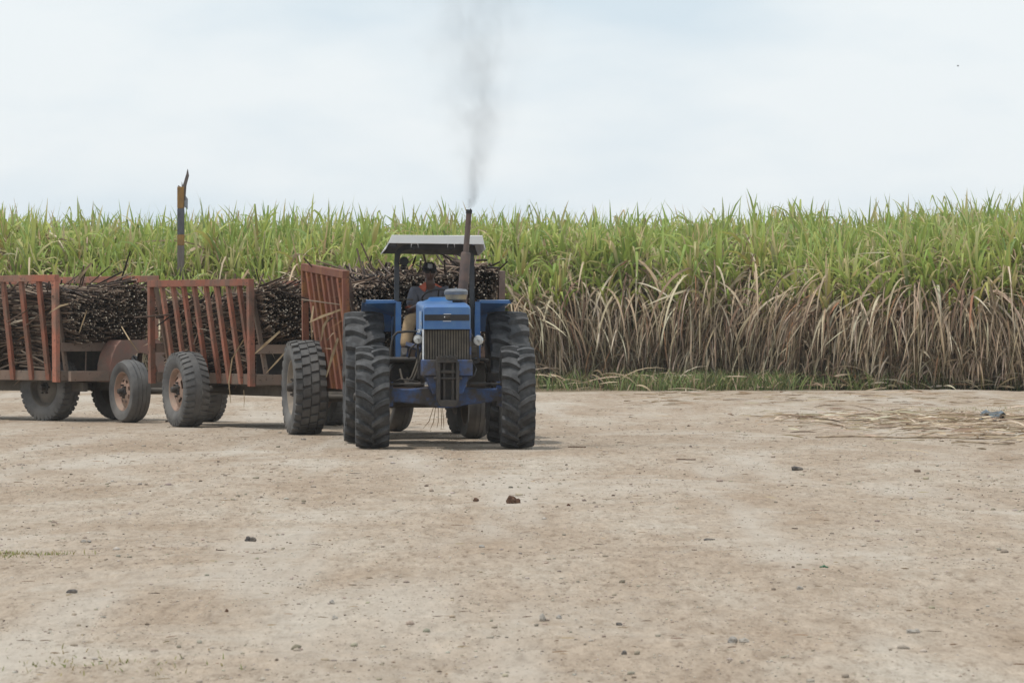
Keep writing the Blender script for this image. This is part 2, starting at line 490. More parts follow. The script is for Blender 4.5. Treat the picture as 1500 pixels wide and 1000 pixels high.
xs = np.concatenate([[-640, -300, -140, -80, -50, -34, -24, -18, -15], np.arange(-13, -3.6, 0.07), np.arange(-3.6, 3.6, 0.028),
                     np.arange(3.6, 13.01, 0.07), [15, 18, 24, 34, 50, 80, 140, 300, 640]])
ys = [12.0]
while ys[-1] < 106:
    ys.append(ys[-1] + 0.055 * (ys[-1] / 20) ** 1.5)
ys = np.concatenate([[-60, -20, 0, 6, 10], ys, [110, 120, 140, 200, 400, 700]])
gx, gy = np.meshgrid(xs, ys)
gz = ground_z(gx, gy)
nx, ny = len(xs), len(ys)
ii = np.arange(nx * ny).reshape(ny, nx)
gq = np.stack([ii[:-1, :-1], ii[:-1, 1:], ii[1:, 1:], ii[1:, :-1]], -1).reshape(-1, 4)
ground = arr_obj('ground', mesh_arrays('ground', np.stack([gx, gy, gz], -1), gq, ground_material(), smooth=True))
tag(ground, 'pale dusty gravel yard', kind='structure')

hz = bpy.data.materials.new('haze')
hz.use_nodes = True
hz.node_tree.nodes.clear()
_o = hz.node_tree.nodes.new('ShaderNodeOutputMaterial'); _v = hz.node_tree.nodes.new('ShaderNodeVolumePrincipled')
_v.inputs['Color'].default_value = (0.93, 0.95, 0.97, 1); _v.inputs['Density'].default_value = 0.0002
hz.node_tree.links.new(_v.outputs[0], _o.inputs['Volume'])
_b = MB(); _b.box((0, 320, 5.0), (1320, 790, 13.0))
tag(_b.build('haze', hz), 'thin dusty haze over the yard and field', kind='stuff')

# ------------------------------------------------------------------ ribbons (leaves), numpy
def ribbons(base, az, length, el0, el1, width, roll, K, power, c0, c1, profile='leaf', twist=0.0, kink=None):
    n = len(az)
    pos = np.array(base, float).copy()
    h = np.stack([np.cos(az), np.sin(az), np.zeros(n)], -1)
    side0 = np.stack([-np.sin(az), np.cos(az), np.zeros(n)], -1)
    V = np.zeros((n, K + 1, 2, 3)); C = np.zeros((n, K + 1, 2, 3))
    for k in range(K + 1):
        t = k / K
        el = el0 + (el1 - el0) * (t ** power)
        if kink is not None:
            el = np.where(t > kink, np.minimum(el, -1.2), el)
        T = np.cos(el)[:, None] * h + np.sin(el)[:, None] * np.array([0, 0, 1.0])
        nrm = np.cross(T, side0)
        r = roll + twist * t
        sd = np.cos(r)[:, None] * side0 + np.sin(r)[:, None] * nrm
        if profile == 'leaf':
            w = (0.55 + 0.45 * min(1, t / 0.2)) * (1 - t ** 3.0) + 0.03
        else:
            w = 1.0 if k < K else 0.6
        hw = (width * w / 2)[:, None]
        V[:, k, 0] = pos - sd * hw; V[:, k, 1] = pos + sd * hw
        C[:, k, :] = (c0 * (1 - t) + c1 * t)[:, None, :]
        pos = pos + T * (length / K)[:, None]
    idx = np.arange(n * (K + 1) * 2).reshape(n, K + 1, 2)
    Q = np.stack([idx[:, :-1, 0], idx[:, :-1, 1], idx[:, 1:, 1], idx[:, 1:, 0]], -1).reshape(-1, 4)
    return V.reshape(-1, 3), Q, C.reshape(-1, 3)
def join(parts):
    v, q, c, o = [], [], [], 0
    for a, b, d in parts:
        v.append(a); q.append(b + o); c.append(d); o += len(a)
    return np.concatenate(v), np.concatenate(q), np.concatenate(c)
U = lambda a, b, n: RNG.uniform(a, b, n)

def pick_cols(n, table, weights, jit=0.12):
    t = np.array(table)[RNG.choice(len(table), n, p=np.array(weights) / sum(weights))]
    return np.clip(t * (1 + U(-jit, jit, n)[:, None]) * (1 + RNG.uniform(-0.06, 0.06, (n, 3))), 0.005, 0.95)
GREENS = [(0.26, 0.36, 0.068), (0.37, 0.455, 0.095), (0.50, 0.54, 0.14), (0.15, 0.255, 0.085), (0.56, 0.47, 0.16), (0.38, 0.21, 0.09), (0.60, 0.53, 0.40)]
GW = [5, 5, 3.4, 2.8, 1.2, 0.7, 0.9]
DRYS = [(0.48, 0.385, 0.27), (0.38, 0.29, 0.195), (0.62, 0.535, 0.405), (0.22, 0.155, 0.105), (0.32, 0.175, 0.095)]
DW = [5, 4, 3, 2, 0.35]

def green_whorl(tops, per, K, lmin=1.0, lmax=1.65, wid=(0.05, 0.095)):
    n = len(tops) * per
    base = np.repeat(tops, per, 0) + np.stack([U(-.03, .03, n), U(-.03, .03, n), U(-0.45, 0.05, n)], -1)
    up = RNG.random(n) < 0.42
    el0 = np.where(up, U(1.30, 1.53, n), U(0.95, 1.35, n))
    el1 = np.where(up, U(0.3, 1.4, n), U(-1.5, 0.1, n))
    c0 = pick_cols(n, GREENS, GW)
    tip = pick_cols(n, [(0.42, 0.46, 0.13), (0.58, 0.47, 0.27), (0.30, 0.40, 0.11)], [3, 2, 4])
    return ribbons(base, U(0, 2 * math.pi, n), np.where(up, U(lmin, lmax, n), U(0.8, lmax * 0.95, n)), el0, el1, U(*wid, n), U(-0.9, 0.9, n), K, 2.2, c0, tip, twist=U(-0.7, 0.7, n), kink=np.where(RNG.random(n) < 0.38, U(0.45, 0.8, n), 2.0))
def dry_leaves(xy, zlo, zhi, n_each, K, spread=0.06, droop=1.0):
    n = len(xy) * n_each
    b = np.repeat(xy, n_each, 0)
    hi = np.repeat(zhi, n_each)
    z = hi - (hi - zlo) * U(0, 1, n) ** 1.3
    base = np.stack([b[:, 0] + U(-spread, spread, n), b[:, 1] + U(-spread, spread, n), z], -1)
    ln = np.minimum(U(0.8, 2.0, n), z * 1.02 + 0.15)
    wild = RNG.random(n) < 0.09
    el0 = np.where(wild, U(-0.2, 0.9, n), U(-0.1, 1.25, n))
    el1 = np.where(wild, U(-1.1, -0.1, n), U(-1.57, -1.42, n))
    c0 = pick_cols(n, DRYS, DW)
    return ribbons(base, U(0, 2 * math.pi, n), ln, el0, el1, U(0.024, 0.050, n), U(-1.3, 1.3, n), K, 0.33, c0, c0 * U(0.8, 1.15, n)[:, None], twist=U(-1.5, 1.5, n))
def long_droop(xy, top, n_each):
    """Dead leaves that leave the head of the stalk, bow over and trail to the ground."""
    n = len(xy) * n_each
    b = np.repeat(xy, n_each, 0)
    z = np.repeat(top, n_each) + U(-0.5, 0.15, n)
    c0 = pick_cols(n, DRYS, [4, 5, 2, 4, 0.8])
    return ribbons(np.stack([b[:, 0] + U(-0.05, 0.05, n), b[:, 1] + U(-0.05, 0.05, n), z], -1), U(0, 2 * math.pi, n), np.minimum(U(1.3, 2.3, n), z + 0.2), U(0.3, 1.2, n), U(-1.57, -1.45, n),
                   U(0.028, 0.055, n), U(-1.2, 1.2, n), 9, 0.42, c0, c0 * U(0.75, 1.1, n)[:, None], twist=U(-2.0, 2.0, n))
def cane_stalks(xy, lean, top, rad=0.014):
    """Standing stalks as thin four sided posts with a pinch at every joint."""
    n = len(xy); K = 7
    V = np.zeros((n, K + 1, 4, 3)); C = np.zeros((n, K + 1, 4, 3))
    c = pick_cols(n, [(0.20, 0.17, 0.07), (0.16, 0.12, 0.07), (0.23, 0.16, 0.09)], [1, 2, 2])
    for k in range(K + 1):
        t = k / K
        cx = xy[:, 0] + lean[:, 0] * t * t; cy = xy[:, 1] + lean[:, 1] * t * t; cz = top * t - 0.06 * (k == 0)
        r = rad * (1.12 if k % 2 else 0.92)
        for j in range(4):
            a = j * math.pi / 2 + 0.4
            V[:, k, j] = np.stack([cx + r * math.cos(a), cy + r * math.sin(a), cz], -1)
        C[:, k] = c[:, None, :]
    idx = np.arange(n * (K + 1) * 4).reshape(n, K + 1, 4)
    nxt = np.roll(idx, -1, 2)
    Q = np.stack([idx[:, :-1], nxt[:, :-1], nxt[:, 1:], idx[:, 1:]], -1).reshape(-1, 4)
    return V.reshape(-1, 3), Q, C.reshape(-1, 3)

# ------------------------------------------------------------------ the cane field
def front_y(x):
    """Near edge of the crop: it comes closer to the yard on the right."""
    return 101.6 + 1.3 * np.sin(x * 0.35 + 0.5) * 0.4 - 3.4 * np.clip((x - 3.0) / 6.0, 0, 1)

def clump_meshes(i, tall):
    ns = 4
    xy = np.stack([U(-0.16, 0.16, ns), U(-0.16, 0.16, ns)], -1)
    lean = np.stack([U(-0.28, 0.28, ns), U(-0.28, 0.28, ns)], -1)
    top = U(1.95, 2.45, ns) * tall
    tops = np.stack([xy[:, 0] + lean[:, 0], xy[:, 1] + lean[:, 1], top], -1)
    v, q, c = cane_stalks(xy, lean, top)
    a = mesh_arrays('sugarcane_clump', v, q, M['cane'], c)
    v, q, c = green_whorl(tops, 10, 6, 0.85, 1.4)
    g = mesh_arrays('green_leaves', v, q, M['leaf'], c)
    v, q, c = join([dry_leaves(xy + lean * 0.6, 0.35, top + 0.1, 13, 7, spread=0.12),
                    dry_leaves(xy + lean * 0.9, 1.5 * tall, top + 0.35, 4, 6), long_droop(np.stack([xy[:, 0] + lean[:, 0] * 0.8, xy[:, 1] + lean[:, 1] * 0.8], -1), top, 7), dry_leaves(xy, 0.2, top * 0.0 + 0.95, 6, 4, spread=0.18)])
    d = mesh_arrays('dry_leaves', v, q, M['dryleaf'], c)
    return a, g, d
VARIANTS = [clump_meshes(i, (1.0, 1.08, 0.92, 1.0, 0.72, 1.12, 0.85)[i % 7]) for i in range(14)]
row_gap = 0.55
n_cl = 0
for row in range(4):
    for k in range(75):
        x = -13.6 + 0.367 * k + random.uniform(-0.13, 0.13) + (0.18 if row % 2 else 0)
        y = float(front_y(x)) + row * row_gap + random.uniform(-0.16, 0.16)
        a, g, d = VARIANTS[random.randrange(len(VARIANTS))]
        o = bpy.data.objects.new('sugarcane_clump', a)
        s = random.uniform(0.86, 1.06) + 0.04 * row + 0.16 * float(vnoise(x / 1.3, row * 0.7, 55))
        if row == 0: s *= random.uniform(0.86, 1.0)
        o.location = (x, y, float(ground_z(x, y)))
        o.rotation_euler = (0, 0, random.uniform(0, 6.28))
        o.scale = (s, s, s * random.uniform(0.95, 1.05))
        COL.objects.link(o)
        tag(o, ('tall green sugarcane clump with dry hanging leaves, behind the towed trailers' if x < -3.6 else 'tall green sugarcane clump with dry hanging leaves, directly behind the tractor' if x < 0.7 else 'tall green sugarcane clump with dry hanging leaves, standing right of the tractor'), 'sugarcane', 'sugarcane clumps along the front of the field')
        for nm, me in (('green_leaves', g), ('dry_leaves', d)):
            c = bpy.data.objects.new(nm, me)
            COL.objects.link(c)
            c.parent = o
            c['kind'] = 'stuff'
        n_cl += 1

def field_mass():
    pts = []
    for row in range(4, 24):
        y0 = row * 0.68 + 0.1
        x = -36.0
        while x < 34.0:
            xx = x + random.uniform(-0.16, 0.16)
            pts.append((xx, float(front_y(xx)) + y0 + random.uniform(-0.2, 0.2), row))
            x += 0.5 if abs(x) < 16 else 0.75
    for row in range(4):
        for sgn in (-1, 1):
            for k in range(52):
                xx = sgn * (14.1 + 0.4 * k) + random.uniform(-0.12, 0.12)
                pts.append((xx, float(front_y(xx)) + row * row_gap, row))
    pts = np.array(pts)
    ns = 3
    p = np.repeat(pts, ns, 0)
    n = len(p)
    xy = p[:, :2] + RNG.uniform(-0.2, 0.2, (n, 2))
    lean = RNG.uniform(-0.25, 0.25, (n, 2))
    top = U(2.25, 2.85, n) + 0.14 * np.clip((p[:, 0] - 3) / 4, 0, 1) + 0.30 * np.clip(p[:, 2] / 14, 0, 1) + 0.7 * vnoise(p[:, 0] / 1.2, p[:, 1] / 3.0, 9)
    tops = np.stack([xy[:, 0] + lean[:, 0], xy[:, 1] + lean[:, 1], top], -1)
    near = p[:, 2] < 9
    gr = green_whorl(tops, 8, 5, 0.85, 1.5)
    dr = dry_leaves(xy[near] + lean[near] * 0.7, 0.25, top[near] + 0.15, 7, 5, 0.14)
    far = p[:, 2] < 5
    st = cane_stalks(xy[far], lean[far], top[far])
    v, q, c = join([gr, dr, st])
    n0, n1 = len(gr[1]), len(dr[1])
    mi = np.concatenate([np.zeros(n0), np.ones(n1), np.full(len(st[1]), 2)])
    o = arr_obj('sugarcane_field', mesh_arrays('sugarcane_field', v, q, [M['leaf'], M['dryleaf'], M['cane']], c, mi))
    tag(o, 'dense field of tall green sugarcane behind the front clumps', 'sugarcane field', kind='stuff')
field_mass()

# grass verge between yard and crop
def grass(name, label, n, fx, fy, hlo, hhi, cols, wts, wid=(0.006, 0.014)):
    x, y = fx(n), None
    if name == 'verge_grass':
        x = x[RNG.random(n) < np.clip(0.62 + 1.5 * vnoise(x / 1.6, x * 0, 77) + 0.8 * vnoise(x / 0.4, x * 0, 78), 0.05, 1) * np.clip((9.5 - x) / 3.0, 0.12, 1)]

        n = len(x)
    y = fy(x)
    z = ground_z(x, y)
    base = np.stack([x, y, z - 0.01], -1)
    c = pick_cols(n, cols, wts, 0.2)
    v, q, cc = ribbons(base, U(0, 6.283, n), U(hlo, hhi, n), U(0.9, 1.5, n), U(-0.4, 1.0, n), U(*wid, n), U(-1, 1, n), 3, 1.4, c, c * 1.15)
    o = arr_obj(name, mesh_arrays(name, v, q, M['grassblade'], cc))
    tag(o, label, 'grass', kind='stuff')
VG = [(0.115, 0.165, 0.05), (0.16, 0.20, 0.065), (0.24, 0.215, 0.10), (0.36, 0.28, 0.18), (0.075, 0.095, 0.04)]
grass('verge_grass', 'low green weeds and grass between the yard and the cane', 26000,
      lambda n: U(-16, 14, n),
      lambda x: 97.6 + (front_y(x) + 0.5 - 97.6) * RNG.random(len(x)) ** 0.8 + 0.5 * vnoise(x / 0.7, x * 0, 21), 0.12, 0.60, VG, [4, 4, 2.5, 2, 3], (0.014, 0.032))
def patchxy(cx, cy, sx, sy):
    st = {}
    def fx(n):
        a = RNG.normal(0, 1, (n, 2))
        st['a'] = a
        return cx + a[:, 0] * sx
    return fx, lambda x: cy + st['a'][:, 1] * sy
def fallen():
    n = 450
    x = U(-15, 12, n); y = 97.3 + (front_y(x) - 97.0) * RNG.random(n)
    c = pick_cols(n, DRYS, DW)
    v, q, cc = ribbons(np.stack([x, y, ground_z(x, y) + U(0.02, 0.32, n)], -1), U(0, 6.283, n), U(0.3, 1.3, n), U(-0.1, 0.7, n), U(-1.0, 0.0, n), U(0.02, 0.045, n), U(-1.3, 1.3, n), 5, 1.0, c, c, twist=U(-1, 1, n))
    o = arr_obj('fallen_leaves', mesh_arrays('fallen_leaves', v, q, M['dryleaf'], cc))
    tag(o, 'dry cane leaves fallen over the grass at the foot of the cane', 'fallen leaves', kind='stuff')
fallen()
for nm, lab, cx, cy, sx, sy, n in (
        ('grass_patch', 'thin low patch of green grass at the left edge of the yard', -3.35, 29.9, 0.22, 0.30, 420),
        ('grass_patch', 'sparse sprouting grass in the near left corner of the yard', -1.95, 20.8, 0.30, 0.35, 130),
        ('grass_patch', 'flattened grass beside the cane trash on the right', 8.6, 77.0, 0.9, 1.3, 1100)):
    fx, fy = patchxy(cx, cy, sx, sy)
    grass(nm, lab, n, fx, fy, 0.015, 0.05, [(0.15, 0.18, 0.05), (0.25, 0.23, 0.08), (0.30, 0.24, 0.12)], [3, 3, 2], (0.004, 0.009))

# ------------------------------------------------------------------ pebbles, chaff, cane trash
def pebbles():
    n = 13000
    y = 18 + (78 - 18) * RNG.random(n) ** 1.35
    x = U(-1, 1, n) * (y * 0.125 + 0.8)
    clus = vnoise(x / 0.9, y / 1.8, 31) + 0.5 * vnoise(x / 0.3, y / 0.6, 32)
    keep = RNG.random(n) < np.clip(0.5 + 1.6 * clus, 0.08, 1)
    x, y = x[keep], y[keep]
    n = len(x)
    r = np.clip(np.exp(RNG.normal(math.log(0.0045), 0.58, n)), 0.0022, 0.024) * (1 + 0.35 * (y > 38))
    t = (1 + 5 ** 0.5) / 2
    iv = np.array([(-1, t, 0), (1, t, 0), (-1, -t, 0), (1, -t, 0), (0, -1, t), (0, 1, t), (0, -1, -t), (0, 1, -t), (t, 0, -1), (t, 0, 1), (-t, 0, -1), (-t, 0, 1)]) / math.sqrt(1 + t * t)
    it = np.array([(0, 11, 5), (0, 5, 1), (0, 1, 7), (0, 7, 10), (0, 10, 11), (1, 5, 9), (5, 11, 4), (11, 10, 2), (10, 7, 6), (7, 1, 8), (3, 9, 4), (3, 4, 2), (3, 2, 6), (3, 6, 8), (3, 8, 9), (4, 9, 5), (2, 4, 11), (6, 2, 10), (8, 6, 7), (9, 8, 1)])
    V = iv[None] * (r[:, None] * U(0.7, 1.3, (n, 12)))[..., None]
    V[..., 2] *= U(0.55, 0.9, n)[:, None]
    V[..., 0] *= U(0.8, 1.5, n)[:, None]
    V += np.stack([x, y, ground_z(x, y) + r * 0.25], -1)[:, None]
    T = (it[None] + (np.arange(n) * 12)[:, None, None]).reshape(-1, 3)
    c = pick_cols(n, [(0.37, 0.315, 0.25), (0.29, 0.25, 0.205), (0.43, 0.385, 0.33), (0.21, 0.175, 0.14), (0.13, 0.10, 0.08)], [5, 5, 2, 1.8, 0.5], 0.12)
    o = arr_obj('gravel', mesh_arrays('gravel', V.reshape(-1, 3), None, M['pebble'], np.repeat(c, 12, 0), tris=T))
    tag(o, 'small loose stones scattered over the dusty yard', 'gravel', kind='stuff')
pebbles()
def grit_grains():
    n = 52000
    y = 18 + (62 - 18) * RNG.random(n) ** 1.5
    x = U(-1, 1, n) * (y * 0.122 + 0.4)
    keep = RNG.random(n) < np.clip(0.45 + 1.1 * vnoise(x / 0.6, y / 1.6, 41) + 0.7 * vnoise(x / 0.15, y / 0.4, 42), 0.04, 1)
    x, y = x[keep], y[keep]; n = len(x)
    r = np.exp(RNG.normal(math.log(0.0038), 0.4, n)) * (0.75 + y / 80)
    ov = np.array([(1, 0, 0), (0, 1, 0), (-1, 0, 0), (0, -1, 0), (0, 0, 1), (0, 0, -0.6)], float)
    ot = np.array([(0, 1, 4), (1, 2, 4), (2, 3, 4), (3, 0, 4), (1, 0, 5), (2, 1, 5), (3, 2, 5), (0, 3, 5)])
    V = ov[None] * (r[:, None] * U(0.7, 1.4, (n, 6)))[..., None]
    V[..., 2] *= 0.6
    V += np.stack([x, y, ground_z(x, y) + r * 0.15], -1)[:, None]
    T = (ot[None] + (np.arange(n) * 6)[:, None, None]).reshape(-1, 3)
    c = pick_cols(n, [(0.40, 0.34, 0.275), (0.31, 0.26, 0.21), (0.50, 0.45, 0.385), (0.26, 0.21, 0.16), (0.16, 0.12, 0.09)], [5, 5, 3, 1.2, 0.2], 0.12)
    o = arr_obj('grit', mesh_arrays('grit', V.reshape(-1, 3), None, M['pebble'], np.repeat(c, 6, 0), tris=T))
    tag(o, 'fine grit and crumbs of dirt over the dusty yard', 'grit', kind='stuff')
grit_grains()
def chaff():
    n = 1600
    y = 18 + (92 - 18) * RNG.random(n) ** 1.2
    x = U(-1, 1, n) * (y * 0.125 + 0.8)
    ln = U(0.02, 0.10, n) * (0.6 + y / 55)
    c = pick_cols(n, [(0.15, 0.10, 0.065), (0.26, 0.185, 0.115), (0.37, 0.29, 0.19), (0.07, 0.05, 0.04)], [3, 4, 2, 1.6], 0.2)
    v, q, cc = ribbons(np.stack([x, y, ground_z(x, y) + U(0.006, 0.02, n)], -1), U(0, 6.283, n), ln, U(-0.05, 0.12, n), U(-0.15, 0.05, n), U(0.004, 0.011, n), U(-1, 1, n), 3, 1.0, c, c * 0.9)
    o = arr_obj('chaff', mesh_arrays('chaff', v, q, M['dryleaf'], cc))
    tag(o, 'dry straw bits and leaf scraps lying on the yard', 'chaff', kind='stuff')
chaff()
def trash():
    n = 1900
    a = RNG.normal(0, 1, (n, 2))
    x = 7.0 + a[:, 0] * 1.3; y = 66.5 + a[:, 1] * 4.6
    x = x + 0.05 * (66 - y)
    th = RNG.normal(0.15, 0.8, n) + math.pi * (RNG.random(n) < 0.5)
    c = pick_cols(n, [(0.50, 0.40, 0.285), (0.38, 0.29, 0.20), (0.60, 0.51, 0.40), (0.19, 0.14, 0.10)], [4, 4, 3, 1.6], 0.15)
    v, q, cc = ribbons(np.stack([x, y, ground_z(x, y) + U(0.005, 0.15, n) * np.exp(-0.5 * (a ** 2).sum(1))], -1), th, U(0.10, 0.55, n) * (1 + 1.2 * (RNG.random(n) < 0.12)), U(-0.06, 0.25, n), U(-0.3, 0.05, n), U(0.010, 0.027, n), U(-1.2, 1.2, n), 4, 1.0, c, c, twist=U(-1, 1, n))
    n2 = 260
    x2 = U(1.8, 9.5, n2); y2 = U(80, 95, n2)
    c2 = pick_cols(n2, [(0.36, 0.27, 0.175), (0.22, 0.15, 0.09), (0.42, 0.34, 0.24)], [3, 3, 2], 0.15)
    k = ribbons(np.stack([x2, y2, ground_z(x2, y2) + U(0.01, 0.04, n2)], -1), RNG.normal(0, 0.7, n2), U(0.15, 0.6, n2), U(-0.03, 0.1, n2), U(-0.15, 0.03, n2), U(0.012, 0.03, n2), U(-1, 1, n2), 3, 1.0, c2, c2)
    v, q, cc = join([(v, q, cc), k])
    o = arr_obj('cane_trash', mesh_arrays('cane_trash', v, q, M['dryleaf'], cc))
    tag(o, 'flattened dry cane leaves and trash strewn on the ground at right', 'cane trash', kind='stuff')
trash()

# ------------------------------------------------------------------ cane stalk pieces
def stalk_mesh(i):
    b = MB()
    n, K = 5, 5
    bend = random.uniform(-0.03, 0.03)
    for k in range(K + 1):
        pass
    pts = [(bend * math.sin(math.pi * k / K), -0.5 + k / K, 0.4 * bend * math.sin(2 * k / K)) for k in range(K + 1)]
    rings = []
    for k, p in enumerate(pts):
        r = 0.0125 * (1.14 if k % 2 else 0.95)
        rings += [(p[0] + r * math.cos(2 * math.pi * j / n), p[1], p[2] + r * math.sin(2 * math.pi * j / n)) for j in range(n)]
    b.add(rings, [(k * n + j, k * n + (j + 1) % n, (k + 1) * n + (j + 1) % n, (k + 1) * n + j) for k in range(K) for j in range(n)])
    b.add(rings[:n], [tuple(range(n))], 1)
    b.add(rings[-n:], [tuple(range(n))], 1)
    return b.mesh('cane_stalk', [M['stalk_one'], M['pith_one']])
STALKS = [stalk_mesh(i) for i in range(8)]

def load_positions(n, Lz, region, seed):
    """Random stalks inside a trailer: centre, direction, length. region(x, y) -> (zlo, zhi)."""
    rg = np.random.default_rng(seed)
    out = []
    while len(out) < n:
        x = rg.uniform(-1.02, 1.02, 4000); y = rg.uniform(-0.15, Lz + 0.1, 4000)
        lo, hi = region(x, y)
        z = lo + (hi - lo) * rg.random(4000)
        hw = 0.72 + 0.30 * np.clip((z - 0.75) / 1.4, 0, 1)
        ok = (np.abs(x) < hw) & (hi > lo)
        for i in np.nonzero(ok)[0]:
            out.append((x[i], y[i], z[i]))
    p = np.array(out[:n])
    ln = rg.uniform(0.6, 1.5, n)
    yaw = 0.55 * vnoise(p[:, 1] / 0.8 + 3, p[:, 2] / 0.5, seed) + rg.normal(0, 0.10, n)
    pit = 0.75 * vnoise(p[:, 1] / 0.7 + 9, p[:, 0] / 0.6, seed + 1) + 0.4 * vnoise(p[:, 1] / 0.4, p[:, 2] / 0.35, seed + 2) + rg.normal(0, 0.10, n)
    front = np.clip(1 - p[:, 1] / 0.75, 0, 1)
    yaw *= 1 - 0.35 * front; pit *= 1 - 0.35 * front
    lowy = np.where(p[:, 2] < 1.24, 0.50, -0.22 + 0.25 * rg.random(n) ** 2)       # nothing sticks out into the space below the middle beam
    p[:, 1] = np.maximum(p[:, 1], lowy + ln * 0.5)
    p[:, 1] = np.minimum(p[:, 1], Lz + 0.2 - ln * 0.5)
    wild = (rg.random(n) < 0.035) & (p[:, 2] > 1.55)
    yaw = np.where(wild, rg.normal(0, 0.6, n), yaw); pit = np.where(wild, rg.normal(0, 0.5, n), pit)
    hw = 0.70 + 0.30 * np.clip((p[:, 2] - 0.75) / 1.4, 0, 1)
    room = np.maximum(hw - np.abs(np.sin(yaw)) * ln * 0.5 - 0.02, 0.05)
    p[:, 0] = np.where(wild, p[:, 0], np.clip(p[:, 0], -room, room))
    d = np.stack([np.sin(yaw) * np.cos(pit), np.cos(yaw) * np.cos(pit), np.sin(pit)], -1)
    return p, d, ln
def load_mesh(name, p, d, ln, seed):
    rg = np.random.default_rng(seed)
    n = len(p); S = 5; K = 3
    up = np.array([0, 0, 1.0])
    u = np.cross(d, up); u /= np.linalg.norm(u, axis=1)[:, None]
    w = np.cross(u, d)
    r = rg.uniform(0.0085, 0.0150, n)
    V = np.zeros((n, K + 1, S, 3))
    bow = rg.normal(0, 0.02, (n, 2))
    for k in range(K + 1):
        t = k / K - 0.5
        b = (0.25 - t * t) * 4
        c = p + d * (ln * t)[:, None] + u * (bow[:, 0] * b)[:, None] + w * (bow[:, 1] * b)[:, None]
        rr = r * (1.12 if k % 2 else 0.95)
        for j in range(S):
            a = 2 * math.pi * j / S
            V[:, k, j] = c + u * (rr * math.cos(a))[:, None] + w * (rr * math.sin(a))[:, None]
    idx = np.arange(n * (K + 1) * S).reshape(n, K + 1, S)
    nxt = np.roll(idx, -1, 2)
    Q = np.stack([idx[:, :-1], nxt[:, :-1], nxt[:, 1:], idx[:, 1:]], -1).reshape(-1, 4)
    # cut ends get vertices of their own so that they can be pale
    ends = np.concatenate([V[:, 0], V[:, K]], 0)
    base = n * (K + 1) * S
    ei = base + np.arange(2 * n * S).reshape(2 * n, S)
    T = np.concatenate([ei[:, [0, 1, 2]], ei[:, [0, 2, 3]], ei[:, [0, 3, 4]]], 0)
    tab = np.array([(0.026, 0.019, 0.016), (0.065, 0.045, 0.035), (0.125, 0.085, 0.062), (0.20, 0.145, 0.108), (0.32, 0.25, 0.19)])
    col = tab[rg.choice(5, n, p=[0.20, 0.28, 0.26, 0.17, 0.09])] * rg.uniform(0.8, 1.2, n)[:, None]
    etab = np.array([(0.03, 0.024, 0.02), (0.12, 0.09, 0.07), (0.30, 0.24, 0.18), (0.58, 0.50, 0.40)])
    ec = etab[rg.choice(4, 2 * n, p=[0.34, 0.30, 0.25, 0.11])] * rg.uniform(0.85, 1.1, 2 * n)[:, None]
    cols = np.concatenate([np.repeat(col, (K + 1) * S, 0), np.repeat(ec, S, 0)])
    # shreds of dry leaf between the stalks
    m_ = n // 14
    j = rg.choice(n, m_, replace=False)
    c0 = np.array(DRYS)[rg.choice(len(DRYS), m_)] * rg.uniform(0.5, 1.0, m_)[:, None]
    lv, lq, lc = ribbons(p[j] + rg.normal(0, 0.03, (m_, 3)), np.arctan2(d[j, 1], d[j, 0]) + rg.normal(0, 0.6, m_), rg.uniform(0.2, 0.6, m_), rg.uniform(-0.4, 0.7, m_), rg.uniform(-1.4, 0.2, m_), rg.uniform(0.012, 0.03, m_), rg.uniform(-1.3, 1.3, m_), 4, 1.0, c0, c0)
    nv0 = len(cols)
    return mesh_arrays(name, np.concatenate([V.reshape(-1, 3), ends.reshape(-1, 3), lv]), np.concatenate([Q, lq + nv0]), M['cane'], np.concatenate([cols, lc]), tris=T)

